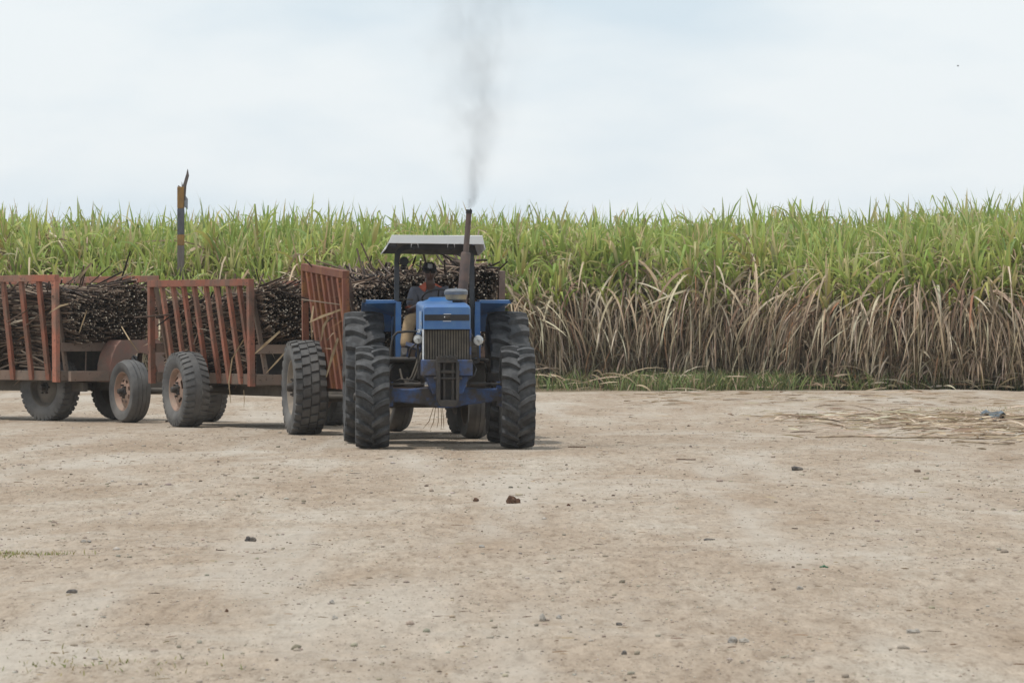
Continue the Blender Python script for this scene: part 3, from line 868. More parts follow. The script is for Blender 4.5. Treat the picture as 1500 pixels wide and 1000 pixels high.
# ------------------------------------------------------------------ wheels (axle along local x, centre at the origin)
def tyre_profile(Rr, w, rr, crown=0.02, sh=0.88):
    hw = w / 2
    pts = []
    for a, x in ((rr, -hw * 0.72), (rr + (Rr - rr) * 0.12, -hw * 0.86), (rr + (Rr - rr) * 0.45, -hw * 1.0), (rr + (Rr - rr) * 0.78, -hw * 0.97), (Rr - crown * 1.4, -hw * sh), (Rr - crown * 0.4, -hw * 0.55), (Rr, 0)):
        pts.append((a, x))
    return pts + [(a, -x) for a, x in reversed(pts[:-1])]
def wheel(parent, loc, Rr, w, rr, style, rubber, rim_m, rz=0.0, face=-1, holes=0, dish=0.06, spin=0.0, hubcap=None):
    """wheel > tyre, rim, hub. face: which side (local x sign) shows the disc's outer face."""
    wo = bpy.data.objects.new('wheel', None)
    wo.empty_display_size = 0.1
    wo.location = loc
    wo.rotation_euler = (spin, 0, rz)
    link(wo, parent)
    b = MB()
    P = lambda r, a, x: (x, r * math.cos(a), r * math.sin(a))
    if style == 'lug':
        hh = 0.05
        base = Rr - hh
        b.lathe(tyre_profile(base, w, rr, 0.03, 0.9), 56, axis='x')
        nl = 19 if Rr < 0.75 else 20
        hw = w / 2
        for i in range(nl):
            for sd in (-1, 1):
                a0 = 2 * math.pi * (i + (0.5 if sd > 0 else 0)) / nl
                K = 5
                path = []
                for k in range(K + 1):
                    t = k / K
                    x = sd * (-0.012 + (hw * 0.99 + 0.012) * t)
                    da = -0.185 * (1 - (1 - t) ** 1.7) * (0.63 / Rr) ** 0.7
                    drop = 0.028 * (t ** 3)
                    wd = (0.036 + 0.006 * t) * (1.2 if Rr > 0.75 else 1.0) / Rr          # half the lug's angular size at its foot
                    path.append((x, a0 + da, Rr - drop, base - 0.03 * t ** 3 - 0.012, wd))
                vs = []
                for x, a, rt, rb, wd in path:
                    vs += [P(rb, a - wd * 1.25, x), P(rt, a - wd * 0.72, x), P(rt, a + wd * 0.72, x), P(rb, a + wd * 1.25, x)]
                x, a, rt, rb, wd = path[-1]        # the lug runs down over the shoulder
                vs += [P(rb - 0.075, a - wd - 0.03, x * 1.005), P(rt - 0.085, a - wd * 0.5 - 0.03, x * 1.03), P(rt - 0.085, a + wd * 0.5 - 0.03, x * 1.03), P(rb - 0.075, a + wd - 0.03, x * 1.005)]
                fs = []
                for k in range(K + 1):
                    for j in range(3):
                        fs.append((k * 4 + j, k * 4 + j + 1, k * 4 + 5 + j, k * 4 + 4 + j))
                fs += [(0, 1, 2, 3), (K * 4 + 4, K * 4 + 5, K * 4 + 6, K * 4 + 7)]
                b.add(vs, fs)
    elif style == 'block':
        hh = 0.03
        base = Rr - hh
        b.lathe(tyre_profile(base, w, rr, 0.02, 0.93), 56, axis='x')
        hw = w / 2
        nb = 27
        for i in range(nb):
            for ci, (x0, x1, off, cov) in enumerate(((-0.97, -0.58, 0.0, 0.56), (-0.52, -0.05, 0.45, 0.80), (0.03, 0.48, 0.1, 0.80), (0.55, 0.97, 0.55, 0.56))):
                a0 = 2 * math.pi * (i + off) / nb
                da = math.pi / nb * cov
                sk = 0.035 * (1 if ci % 2 else -1)
                edge = 0.018 if abs(x0 + x1) > 1 else 0.0
                q = []
                for r0 in (base - 0.016, Rr):
                    for (x, s) in ((x0, -1), (x1, -1), (x1, 1), (x0, 1)):
                        rr_ = r0 - (edge if abs(x) > 0.9 else 0)
                        q.append(P(rr_, a0 + s * da * (1 if r0 < Rr else 0.9) + (sk if abs(x) > 0.3 else -sk) * 0.5, x * hw * (1 if r0 < Rr else 0.985)))
                b.hexa(q)
    elif style == 'scallop':
        base = Rr - 0.012
        b.lathe(tyre_profile(base, w, rr, 0.025, 0.9), 56, axis='x')
        hw = w / 2
        nb = 34
        for i in range(nb):
            for sd in (-1, 1):
                a0 = 2 * math.pi * (i + (0.5 if sd > 0 else 0)) / nb
                da = math.pi / nb * 0.74
                q = []
                for r0, sc_ in ((base - 0.02, 1), (Rr + 0.002, 0.86)):
                    for x, s in ((0.28, -1), (0.94, -1), (0.94, 1), (0.28, 1)):
                        q.append(P(r0 - (0.022 if x > 0.9 else 0), a0 + s * da * sc_ + 0.09 * x, sd * x * hw))
                b.hexa(q)
                q = []
                for r0, sc_ in ((base - 0.10, 1), (base - 0.028, 0.9)):       # lugs on the shoulder
                    for x, s in ((0.86, -1), (1.0 if r0 < base - 0.05 else 0.955, -1), (1.0 if r0 < base - 0.05 else 0.955, 1), (0.86, 1)):
                        q.append(P(r0, a0 + s * da * sc_ * 0.9 + 0.085, sd * (x + (0.012 if x > 0.9 else 0)) * hw))
                b.hexa(q)
    else:                                   # ribbed, worn
        prof = tyre_profile(Rr, w, rr, 0.025, 0.9)
        i = len(prof) // 2
        hw = w / 2
        ribs = []
        for g in (-0.42, 0.0, 0.42):
            ribs += [(Rr - abs(g) * 0.012, (g - 0.035) * hw), (Rr - 0.012, (g - 0.025) * hw), (Rr - 0.012, (g + 0.025) * hw), (Rr - abs(g) * 0.012, (g + 0.035) * hw)]
        prof = prof[:i] + ribs + prof[i + 1:]
        prof.sort(key=lambda t: 0) 
        left = [p for p in prof[:i] if p[1] < -0.46 * hw or p[0] < Rr * 0.9]
        right = [(a, -x) for a, x in reversed(left)]
        b.lathe(left + ribs + right, 56, axis='x')
    b.build('tyre', rubber, wo, smooth=True)
    # rim: barrel, flange and a disc with real openings
    b = MB()
    hw = w / 2 * 0.74
    b.lathe([(rr * 1.04, -hw - 0.012), (rr * 1.045, -hw), (rr * 0.985, -hw + 0.02), (rr * 0.90, -hw + 0.06), (rr * 0.88, 0), (rr * 0.90, hw - 0.06), (rr * 0.985, hw - 0.02), (rr * 1.045, hw), (rr * 1.04, hw + 0.012),
             (rr * 0.99, hw + 0.006), (rr * 0.955, hw - 0.02), (rr * 0.86, hw - 0.06), (rr * 0.84, 0), (rr * 0.86, -hw + 0.06), (rr * 0.955, -hw + 0.02), (rr * 0.99, -hw - 0.006)], 40, axis='x', close=True)
    xf = face * (hw - dish)
    na = 48
    radii = [rr * 0.16, rr * 0.40, rr * 0.50, rr * 0.64, rr * 0.74, rr * 0.88]
    lift = [0.035, 0.035, 0.03, 0.02, 0.0, -0.01]
    vs, fs = [], []
    for k in range(na):
        for r, l in zip(radii, lift):
            vs.append(P(r, 2 * math.pi * k / na, xf + face * l))
    q = len(radii)
    for k in range(na):
        for j in range(q - 1):
            if holes and j in (2,) or (holes and j == 1 and False):
                ph = (k * holes / na) % 1
                if ph < 0.42:
                    continue
            k2 = (k + 1) % na
            fs.append((k * q + j, k2 * q + j, k2 * q + j + 1, k * q + j + 1))
    b.add(vs, fs)
    b.build('rim', rim_m, wo, smooth=True)
    b = MB()
    hx = xf + face * 0.03
    b.lathe([(0.001, face * 0.11), (rr * 0.13, face * 0.105), (rr * 0.16, face * 0.08), (rr * 0.17, face * 0.03), (rr * 0.26, face * 0.02), (rr * 0.27, -face * 0.02)], 20, c=(hx, 0, 0), axis='x')
    for k in range(6):
        a = 2 * math.pi * k / 6
        b.lathe([(0.001, face * 0.035), (0.013, face * 0.035), (0.015, -face * 0.01)], 6, c=(hx + face * 0.012, rr * 0.33 * math.cos(a), rr * 0.33 * math.sin(a)), axis='x')
    b.build('hub', M['dark'], wo, smooth=True)
    return wo

# ------------------------------------------------------------------ the tractor
TD = 55.0
tr = thing('tractor', 'blue four wheel drive farm tractor with white canopy roof and smoking exhaust', 'tractor', (-0.82, TD, 0.0), R(3.7))
def tp(name, mb, mats, smooth=False, bevel=0, parent=None, label=None):
    o = mb.build(name, mats, parent or tr, smooth, bevel=bevel)
    if label: o['label'] = label
    return o

for sx in (-1, 1):
    wheel(tr, (sx * 0.885, 0, 0.625), 0.63, 0.41, 0.34, 'lug', M['rubber'], M['rim_grey'], rz=R(-1.5), face=sx, spin=0.13 * sx + 0.05)
    wheel(tr, (sx * 0.915, 2.4, 0.835), 0.84, 0.50, 0.47, 'lug', M['rubber'], M['rim_grey'], face=sx, spin=0.4 * sx)

# bonnet: a loft along y with rounded shoulders
def loft(mb, sections, mi=0, caps=True):
    n = len(sections[0])
    vs = [p for s in sections for p in s]
    fs = [(i * n + k, (i + 1) * n + k, (i + 1) * n + (k + 1) % n, i * n + (k + 1) % n) for i in range(len(sections) - 1) for k in range(n)]
    if caps:
        fs += [tuple(range(n)), tuple(reversed(range((len(sections) - 1) * n, len(sections) * n)))]
    return mb.add(vs, fs, mi)
def hood_sec(y, hw, zb, zt, r=0.055):
    pts = [(-hw, y, zb), (hw, y, zb)]
    for k in range(5):
        a = k / 4 * math.pi / 2
        pts.append((hw - r + r * math.cos(a), y, zt - r + r * math.sin(a)))
    for k in range(5):
        a = math.pi / 2 + k / 4 * math.pi / 2
        pts.append((-hw + r + r * math.cos(a), y, zt - r + r * math.sin(a)))
    return pts
b = MB()
loft(b, [hood_sec(-0.52, 0.275, 1.452, 1.715, 0.03), hood_sec(-0.50, 0.285, 1.45, 1.735, 0.04), hood_sec(-0.40, 0.292, 1.45, 1.748), hood_sec(0.25, 0.30, 1.34, 1.775), hood_sec(0.95, 0.31, 1.22, 1.795)])
hood = tp('bonnet', b, M['blue'], smooth=True)
b = MB()
b.box((0, -0.522, 1.592), (0.545, 0.012, 0.072))
tp('badge_band', b, M['black'], parent=hood)
b = MB()
b.lathe([(0.001, 0.010), (0.018, 0.008), (0.022, 0)], 16, c=(-0.0, -0.530, 1.597), axis='y')
for v in range(len(b.v)):
    x, y, z = b.v[v]; b.v[v] = (x * 2.0, -0.530 - (y + 0.530), z)
tp('badge', b, M['dark'], parent=hood)
b = MB()
b.box((-0.03, -0.541, 1.598), (0.012, 0.006, 0.014)); b.box((0.005, -0.530, 1.634), (0.09, 0.006, 0.006)); b.box((0.0, -0.530, 1.548), (0.10, 0.006, 0.006))  # white dot paints in the badge's highlight; two white lines edge the band
tp('glint_and_white_lines', b, M['white'], parent=hood)
b = MB()                 # paler left flank with its louvres
b.box((-0.306, -0.20, 1.55), (0.012, 0.46, 0.24))
for k in range(6):
    b.box((-0.314, -0.36 + 0.055 * k, 1.50), (0.012, 0.03, 0.10))
tp('side_panel', b, M['blue_pale'], parent=hood)
b = MB()
for k in range(3):
    b.tube([(-0.318, -0.40 + 0.05 * k, 1.44 - 0.015 * k), (-0.345, -0.40 + 0.05 * k, 1.445 - 0.015 * k), (-0.345, -0.36 + 0.05 * k, 1.43)], 0.007, 6)
tp('latch', b, M['chrome'], parent=hood)
# grille
b = MB()
b.box((0, -0.40, 1.265), (0.56, 0.10, 0.36))
grille = tp('grille', b, M['grille_back'])
for k in range(17):
    b = MB()
    b.box((-0.256 + 0.032 * k, -0.465, 1.265), (0.018, 0.03, 0.355))
    tp('grille_bar', b, M['grille'], parent=grille)
for sx in (-1, 1):
    b = MB(); b.box((sx * 0.287, -0.46, 1.265), (0.022, 0.06, 0.375))
    tp('grille_frame', b, M['blue_worn'] if sx > 0 else M['chrome'], parent=grille)
# engine, gearbox, rear axle
b = MB()
b.box((0, 0.35, 1.06), (0.42, 1.3, 0.62))
for k in range(4):
    b.box((0.24, -0.05 + 0.28 * k, 1.18), (0.10, 0.16, 0.14))
b.box((-0.26, 0.15, 0.95), (0.14, 0.30, 0.22)); b.tube([(0.27, -0.1, 1.33), (0.30, 0.35, 1.38), (0.24, 0.55, 1.6)], 0.045, 10)
tp('engine', b, M['dark'], bevel=0.012)
b = MB(); b.box((0, 1.65, 0.86), (0.40, 1.5, 0.50)); b.tube([(-0.72, 2.4, 0.835), (0.72, 2.4, 0.835)], 0.13, 16); b.box((0, 2.55, 0.9), (0.5, 0.5, 0.5))
tp('gearbox', b, M['dark'], bevel=0.015)
# front support casting
b = MB()
b.box((0, -0.40, 0.985), (0.62, 0.34, 0.195))
b.prism([(-0.26, 0.886), (-0.17, 0.66), (0.19, 0.66), (0.28, 0.886)], -0.50, 0.25)
tp('front_support', b, M['blue_worn'], bevel=0.012)
b = MB()
b.box((-0.01, -0.68, 1.085), (0.25, 0.26, 0.075))
for k in range(4):
    b.box((-0.105 + 0.063 * k, -0.815, 1.115), (0.03, 0.02, 0.05))
for x, w_ in ((-0.115, 0.045), (-0.045, 0.03), (0.06, 0.035), (0.115, 0.04)):
    b.box((x, -0.70, 0.83), (w_, 0.12 if abs(x) < 0.1 else 0.2, 0.46))
b.box((0, -0.64, 0.83), (0.255, 0.06, 0.47)); b.box((0.0, -0.72, 0.94), (0.29, 0.10, 0.035)); b.tube([(-0.17, -0.76, 0.86), (0.17, -0.76, 0.86)], 0.018, 10)
b.prism([(-0.135, 0.60), (-0.09, 0.52), (0.09, 0.52), (0.135, 0.60)], -0.80, -0.55)
tp('weight_bracket', b, M['dark'], bevel=0.006)
# front axle
b = MB()
b.prism([(-0.69, 0.73), (-0.42, 0.725), (-0.16, 0.75), (0.16, 0.75), (0.42, 0.725), (0.69, 0.73), (0.69, 0.565), (0.50, 0.555), (0.22, 0.52), (0.12, 0.49), (-0.12, 0.49), (-0.22, 0.52), (-0.50, 0.555), (-0.69, 0.565)], -0.09, 0.11)
tp('front_axle', b, M['blue_worn'], bevel=0.02)
for sx in (-1, 1):
    b = MB()
    b.lathe([(0.001, sx * 0.70), (0.17, sx * 0.70), (0.19, sx * 0.73), (0.19, sx * 0.80), (0.12, sx * 0.84)], 24, c=(0, 0, 0.63), axis='x')
    b.box((sx * 0.675, 0.0, 0.66), (0.08, 0.2, 0.30))
    tp('axle_hub', b, M['blue_worn'], smooth=True)
for sx in (-1, 1):
    b = MB(); b.tube([(sx * 0.16, -0.16, 0.775), (sx * 0.70, -0.15, 0.785)], 0.014, 8)
    b.tube([(sx * 0.30, -0.16, 0.778), (sx * 0.50, -0.155, 0.78)], 0.026, 10); b.lathe([(0.001, -0.03), (0.032, -0.025), (0.032, 0.025), (0.001, 0.03)], 10, c=(sx * 0.70, -0.15, 0.785))
    rod = tp('tie_rod', b, M['dark'], smooth=True)
    b = MB(); b.tube([(sx * 0.19, -0.16, 0.776), (sx * 0.255, -0.16, 0.777)], 0.030, 10)
    tp('ram_end', b, M['chrome'], parent=rod, smooth=True)
# headlights
for sx, x, z in ((-1, -0.345, 1.33), (1, 0.385, 1.315)):
    b = MB(); b.lathe([(0.02, 0.10), (0.045, 0.07), (0.060, 0.0), (0.063, -0.018), (0.055, -0.024)], 24, c=(x, -0.36, z), axis='y')
    b2 = b; b = MB(); b.bar((x + 0.0, -0.31, z - 0.05), (x + sx * 0.0 + 0.01, -0.30, z - 0.27), 0.03, 0.03)
    b.bar((x + 0.01, -0.30, z - 0.26), (x - sx * 0.10, -0.30, z - 0.27), 0.03, 0.03)
    b3 = b; b = b2
    hl = tp('headlight', b, M['chrome'] if sx > 0 else M['dark'], smooth=True)
    b = MB(); b.lathe([(0.001, -0.028), (0.03, -0.026), (0.055, -0.018)], 24, c=(x, -0.362, z), axis='y')
    tp('lens', b, M['lens'], parent=hl, smooth=True)
    tp('lamp_bracket', b3, M['dark'], parent=hl)
    b = MB(); b.box((x, -0.392, z), (0.03, 0.006, 0.006)); b.box((x + 0.01, -0.392, z - 0.015), (0.006, 0.006, 0.03))
    tp('bulb_mark', b, M['dark'], parent=hl)
# foot plates, tank, battery, hoses
b = MB(); b.box((-0.49, 1.10, 1.065), (0.34, 1.3, 0.06)); b.tube([(-0.66, 0.44, 1.075), (-0.33, 0.44, 1.075)], 0.034, 10)
tp('foot_plate', b, M['dark'], bevel=0.008)
b = MB(); b.box((0.44, 1.10, 1.065), (0.26, 1.3, 0.035)); b.tube([(0.33, 0.45, 1.075), (0.53, 0.45, 1.075)], 0.02, 8)
tp('foot_plate', b, M['dark'], bevel=0.006)
b = MB(); b.tube([(-0.53, 0.55, 0.90), (-0.53, 0.57, 0.90), (-0.53, 1.4, 0.90), (-0.53, 1.42, 0.90)], [0.12, 0.145, 0.145, 0.12], 22)
b.box((-0.38, 0.75, 0.97), (0.2, 0.35, 0.12))
tp('air_tank', b, M['dark'], smooth=True)
b = MB(); b.box((0.42, 0.95, 0.87), (0.24, 0.55, 0.32))
tp('battery_box', b, M['under'], bevel=0.02)
b = MB(); b.bar((0.54, 0.6, 1.06), (0.66, 0.9, 0.74), 0.03, 0.05); b.box((0.63, 0.8, 0.86), (0.14, 0.2, 0.10))
tp('side_brace', b, M['dark'])
for pts in ([(-0.31, 0.2, 1.12), (-0.35, 0.12, 1.0), (-0.40, 0.08, 0.87), (-0.47, 0.08, 0.80), (-0.52, 0.10, 0.85), (-0.54, 0.2, 0.96)],
            [(-0.28, 0.2, 1.16), (-0.31, 0.10, 1.02), (-0.37, 0.05, 0.86), (-0.43, 0.05, 0.78), (-0.46, 0.08, 0.86)]):
    b = MB(); b.tube(pts, 0.013, 8)
    tp('hose', b, M['grille'], smooth=True)
for pts, r_ in (([(0.33, 0.35, 1.12), (0.36, 0.2, 1.22), (0.34, 0.1, 1.36), (0.30, 0.2, 1.45)], 0.012), ([(0.36, 0.5, 1.05), (0.40, 0.3, 0.96), (0.36, 0.05, 0.88), (0.28, -0.05, 0.84)], 0.011),
                ([(-0.31, 0.3, 1.30), (-0.40, 0.25, 1.22), (-0.43, 0.3, 1.10)], 0.012), ([(-0.30, -0.1, 0.80), (-0.42, -0.14, 0.83), (-0.55, -0.12, 0.84), (-0.64, -0.06, 0.80)], 0.010)):
    b = MB(); b.tube(pts, r_, 8)
    tp('hose', b, M['dark'], smooth=True)
b = MB(); b.box((0.36, 0.25, 1.20), (0.12, 0.22, 0.20)); b.tube([(0.36, 0.12, 1.20), (0.36, 0.10, 1.20)], 0.05, 12)
tp('fuel_filter', b, M['grille'], bevel=0.01)
b = MB(); b.tube([(-0.645, 0.46, 1.08), (-0.635, 0.46, 1.25), (-0.61, 0.46, 1.36), (-0.56, 0.46, 1.41), (-0.45, 0.46, 1.42), (-0.30, 0.46, 1.42)], 0.016, 8)
tp('hand_rail', b, M['dark'], smooth=True)
b = MB(); b.box((-0.36, 0.55, 1.235), (0.20, 0.10, 0.03), (0.5, 0.25, 0)); b.bar((-0.44, 0.6, 1.09), (-0.42, 0.56, 1.24), 0.02, 0.03); b.bar((-0.33, 0.6, 1.09), (-0.31, 0.56, 1.26), 0.02, 0.03)
tp('pedal', b, M['blue_worn'])
# dash cowl, steering wheel
b = MB()
loft(b, [hood_sec(0.96, 0.30, 1.25, 1.785), hood_sec(1.0, 0.16, 1.40, 1.83, 0.04), hood_sec(1.30, 0.15, 1.40, 1.85, 0.04)])
tp('dash_cowl', b, M['blue'], smooth=True)
b = MB()
sw_c = Vector((-0.01, 1.50, 1.83)); sw_n = Vector((0, 0.55, 0.835)).normalized()
u = Vector((1, 0, 0)); w_ = sw_n.cross(u)
ring = [sw_c + (u * math.cos(2 * math.pi * k / 28) + w_ * math.sin(2 * math.pi * k / 28)) * 0.20 for k in range(29)]
b.tube(ring, 0.011, 8, caps=False)
for a in (0.5, 2.6, 4.71):
    b.tube([sw_c, sw_c + (u * math.cos(a) + w_ * math.sin(a)) * 0.2], 0.010, 6)
b.tube([sw_c + sw_n * 0.01, sw_c - sw_n * 0.35], 0.025, 10)
tp('steering_wheel', b, M['black'], smooth=True)
# air pre cleaner
b = MB(); b.tube([(0.155, 0.35, 1.70), (0.155, 0.35, 1.81)], 0.045, 16)
ac = tp('air_cleaner', b, M['dark'], smooth=True)
b = MB(); b.lathe([(0.001, 1.795), (0.09, 1.797), (0.125, 1.815), (0.138, 1.88), (0.001, 1.885)], 28, c=(0.155, 0.35, 0))
tp('bowl', b, M['cleaner_tan'], parent=ac, smooth=True)
b = MB(); b.lathe([(0.144, 1.872), (0.148, 1.88), (0.146, 1.915), (0.125, 1.937), (0.06, 1.947), (0.001, 1.948)], 28, c=(0.155, 0.35, 0))
b.tube([(0.155, 0.35, 1.94), (0.155, 0.35, 1.962)], 0.014, 8)
tp('lid', b, M['cleaner_grey'], parent=ac, smooth=True)
# exhaust
E0, E1 = Vector((0.225, 0.50, 1.62)), Vector((0.325, 0.50, 2.915))
ex = lambda t: E0.lerp(E1, t)
b = MB(); b.tube([ex(0), ex(0.06), ex(0.07), ex(0.585), ex(0.60)], [0.045, 0.045, 0.062, 0.060, 0.05], 18)
exo = tp('exhaust_muffler', b, M['exhaust'], smooth=True)
b = MB(); b.tube([ex(0.585), ex(0.88), ex(1.0), ex(1.0) + Vector((0.004, 0, -0.002))], [0.036, 0.034, 0.034, 0.027], 16)
tp('exhaust_pipe', b, M['exhaust'], parent=exo, smooth=True)
b = MB(); b.tube([ex(0.965), ex(1.004)], [0.039, 0.0385], 16)
tp('pipe_mouth', b, M['black'], parent=exo, smooth=True)
# fenders
for sx in (-1, 1):
    xi, xo = sx * 0.535, sx * 0.925
    b = MB()
    prof = [(1.72, 1.795), (2.0, 1.815), (2.4, 1.815), (2.8, 1.79), (3.1, 1.66), (3.32, 1.42)]
    for k in range(len(prof) - 1):
        (y0, z0), (y1, z1) = prof[k], prof[k + 1]
        b.hexa([(xi, y0, z0 - 0.012), (xo, y0, z0 - 0.012), (xo, y1, z1 - 0.012), (xi, y1, z1 - 0.012), (xi, y0, z0), (xo, y0, z0), (xo, y1, z1), (xi, y1, z1)])
    fe = tp('fender', b, M['blue'], bevel=0.004)
    b = MB()                     # front lip, deeper towards the cab
    q0 = [(xi, 1.705, 1.775), (xo, 1.705, 1.765), (xo, 1.705, 1.806), (xi, 1.705, 1.806)]
    q1 = [(x, 1.735, z) for x, y, z in q0]
    b.hexa(q0 + q1)
    q0 = [(xi, 2.30, 1.60), (xo - sx * 0.02, 2.30, 1.735), (xo - sx * 0.02, 1.74, 1.785), (xi, 1.74, 1.775)]
    b.hexa(q0 + [(x, y + 0.004, z + 0.010) for x, y, z in q0])
    tp('front_lip', b, M['blue'], parent=fe)
    b = MB()                     # inner wall beside the seat
    wall_x = sx * 0.525
    b.hexa([(wall_x - 0.008, 1.70, 1.04), (wall_x + 0.008, 1.70, 1.04), (wall_x + 0.008, 3.2, 1.10), (wall_x - 0.008, 3.2, 1.10), (wall_x - 0.008, 1.70, 1.80), (wall_x + 0.008, 1.70, 1.80), (wall_x + 0.008, 3.2, 1.55), (wall_x - 0.008, 3.2, 1.55)])
    b.box((wall_x - sx * 0.03, 1.69, 1.42), (0.06, 0.02, 0.74))
    tp('inner_wall', b, M['blue'], parent=fe)
    b = MB(); b.box((xo - sx * 0.0, 1.9, 1.80), (0.03, 0.45, 0.035))
    tp('rubber_edge', b, M['black'], parent=fe)
# roll bar and canopy; the whole frame leans a hand's breadth to the left
px0, px1 = -0.515, 0.435
b = MB()
arch = [(px0, 1.86, 1.02), (px0, 1.86, 2.30)] + [(px0 + 0.14 - 0.14 * math.cos(a), 1.86, 2.34 + 0.14 * math.sin(a)) for a in (0.3, 0.6, 0.9, 1.2, 1.57)]
arch += [(px1 - 0.14 + 0.14 * math.sin(a), 1.86, 2.34 + 0.14 * math.cos(a)) for a in (0, 0.4, 0.7, 1.0, 1.3)] + [(px1, 1.86, 2.30), (px1, 1.86, 1.02)]
for i in range(len(arch) - 1):
    a, c = Vector(arch[i]), Vector(arch[i + 1])
    d = (c - a).normalized() * 0.006
    b.bar(a - d, c + d, 0.062, 0.062)
tp('roll_bar', b, M['post'])
b = MB(); b.tube([(px0 + 0.03, 1.95, 1.99), (-0.32, 1.98, 1.99)], 0.009, 6); b.tube([(px0 + 0.03, 1.95, 1.82), (-0.30, 1.98, 1.82)], 0.009, 6)
tp('grab_rail', b, M['grille'], smooth=True)
cx0, cx1, cy0, cy1 = -0.69, 0.57, 1.16, 2.70
def cz(y): return 2.615 - 0.055 * (y - cy0)
b = MB()
def sheet(p, q, r_, s_, t=0.012):
    p, q, r_, s_ = map(Vector, (p, q, r_, s_))
    n = (q - p).cross(s_ - p).normalized() * t
    b.hexa([p - n, q - n, r_ - n, s_ - n, p, q, r_, s_])
ch = 0.085
sheet((cx0 + ch, cy0, cz(cy0)), (cx1 - ch * 0.5, cy0, cz(cy0)), (cx1 - ch * 0.5, cy1, cz(cy1)), (cx0 + ch, cy1, cz(cy1)))
roof = tp('canopy', b, [M['canopy']], bevel=0.004)
b = MB()
sheet((cx0, cy0 + 0.02, cz(cy0) - 0.17), (cx0 + ch, cy0, cz(cy0) - 0.004), (cx0 + ch, cy1, cz(cy1) - 0.004), (cx0, cy1, cz(cy1) - 0.13))
sheet((cx1 - ch * 0.5, cy0, cz(cy0) - 0.004), (cx1, cy0 + 0.02, cz(cy0) - 0.17), (cx1, cy1, cz(cy1) - 0.15), (cx1 - ch * 0.5, cy1, cz(cy1) - 0.004))
tp('canopy_side', b, M['canopy'], parent=roof)
b = MB()
b.hexa([(cx0 + ch * 0.6, cy0 - 0.014, cz(cy0) - 0.098), (cx1 - ch * 0.25, cy0 - 0.014, cz(cy0) - 0.112), (cx1 - ch * 0.25, cy0 + 0.004, cz(cy0) - 0.112), (cx0 + ch * 0.6, cy0 + 0.004, cz(cy0) - 0.098),
        (cx0 + ch, cy0 - 0.014, cz(cy0) + 0.004), (cx1 - ch * 0.5, cy0 - 0.014, cz(cy0) - 0.006), (cx1 - ch * 0.5, cy0 + 0.004, cz(cy0) - 0.006), (cx0 + ch, cy0 + 0.004, cz(cy0) + 0.004)])
tp('canopy_front', b, M['canopy'], parent=roof, bevel=0.004)
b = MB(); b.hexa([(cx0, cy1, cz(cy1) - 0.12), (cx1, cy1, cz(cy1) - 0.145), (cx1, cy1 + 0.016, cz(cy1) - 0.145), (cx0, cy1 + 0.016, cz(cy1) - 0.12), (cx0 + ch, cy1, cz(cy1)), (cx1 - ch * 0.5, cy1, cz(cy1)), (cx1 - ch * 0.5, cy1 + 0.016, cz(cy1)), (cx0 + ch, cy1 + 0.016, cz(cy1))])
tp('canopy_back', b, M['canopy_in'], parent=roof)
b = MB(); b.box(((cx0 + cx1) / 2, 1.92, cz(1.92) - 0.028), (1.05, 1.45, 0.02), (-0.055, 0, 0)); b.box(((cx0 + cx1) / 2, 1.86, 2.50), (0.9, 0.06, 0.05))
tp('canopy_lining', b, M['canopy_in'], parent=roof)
for x in (-0.315, 0.14):
    b = MB(); b.lathe([(0.001, 0.05), (0.035, 0.03), (0.042, -0.02), (0.001, -0.024)], 14, c=(x, 1.26, 2.475), axis='y')
    wl = tp('work_lamp', b, M['black'], smooth=True)
    b = MB(); b.box((x, 1.25, 2.525), (0.085, 0.03, 0.03)); b.box((x - 0.04, 1.25, 2.49), (0.012, 0.02, 0.05)); b.box((x + 0.04, 1.25, 2.49), (0.012, 0.02, 0.05))
    tp('bracket', b, M['canopy'], parent=wl)
b = MB(); b.lathe([(0.001, 0.06), (0.04, 0.045), (0.056, 0.0), (0.058, -0.03), (0.050, -0.034), (0.001, -0.03)], 20, c=(-0.425, 1.80, 2.30), axis='y')
b.lathe([(0.001, 0.05), (0.03, 0.04), (0.036, 0.0), (0.001, -0.02)], 14, c=(-0.435, 1.80, 2.225), axis='y'); b.bar((-0.50, 1.82, 2.27), (-0.43, 1.82, 2.27), 0.02, 0.02)
tp('side_lamp', b, M['black'], smooth=True)
# seat
b = MB(); b.box((-0.06, 2.20, 1.42), (0.46, 0.44, 0.10)); b.box((-0.06, 2.44, 1.62), (0.44, 0.09, 0.36), (-0.15, 0, 0)); b.box((-0.06, 2.25, 1.20), (0.3, 0.3, 0.36))
tp('seat', b, M['black'], bevel=0.03)
b = MB(); b.tube([(0, 2.6, 0.55), (0, 3.25, 0.52)], 0.04, 10); b.box((0, 2.9, 0.55), (0.3, 0.4, 0.05))
tp('hitch', b, M['dark'])

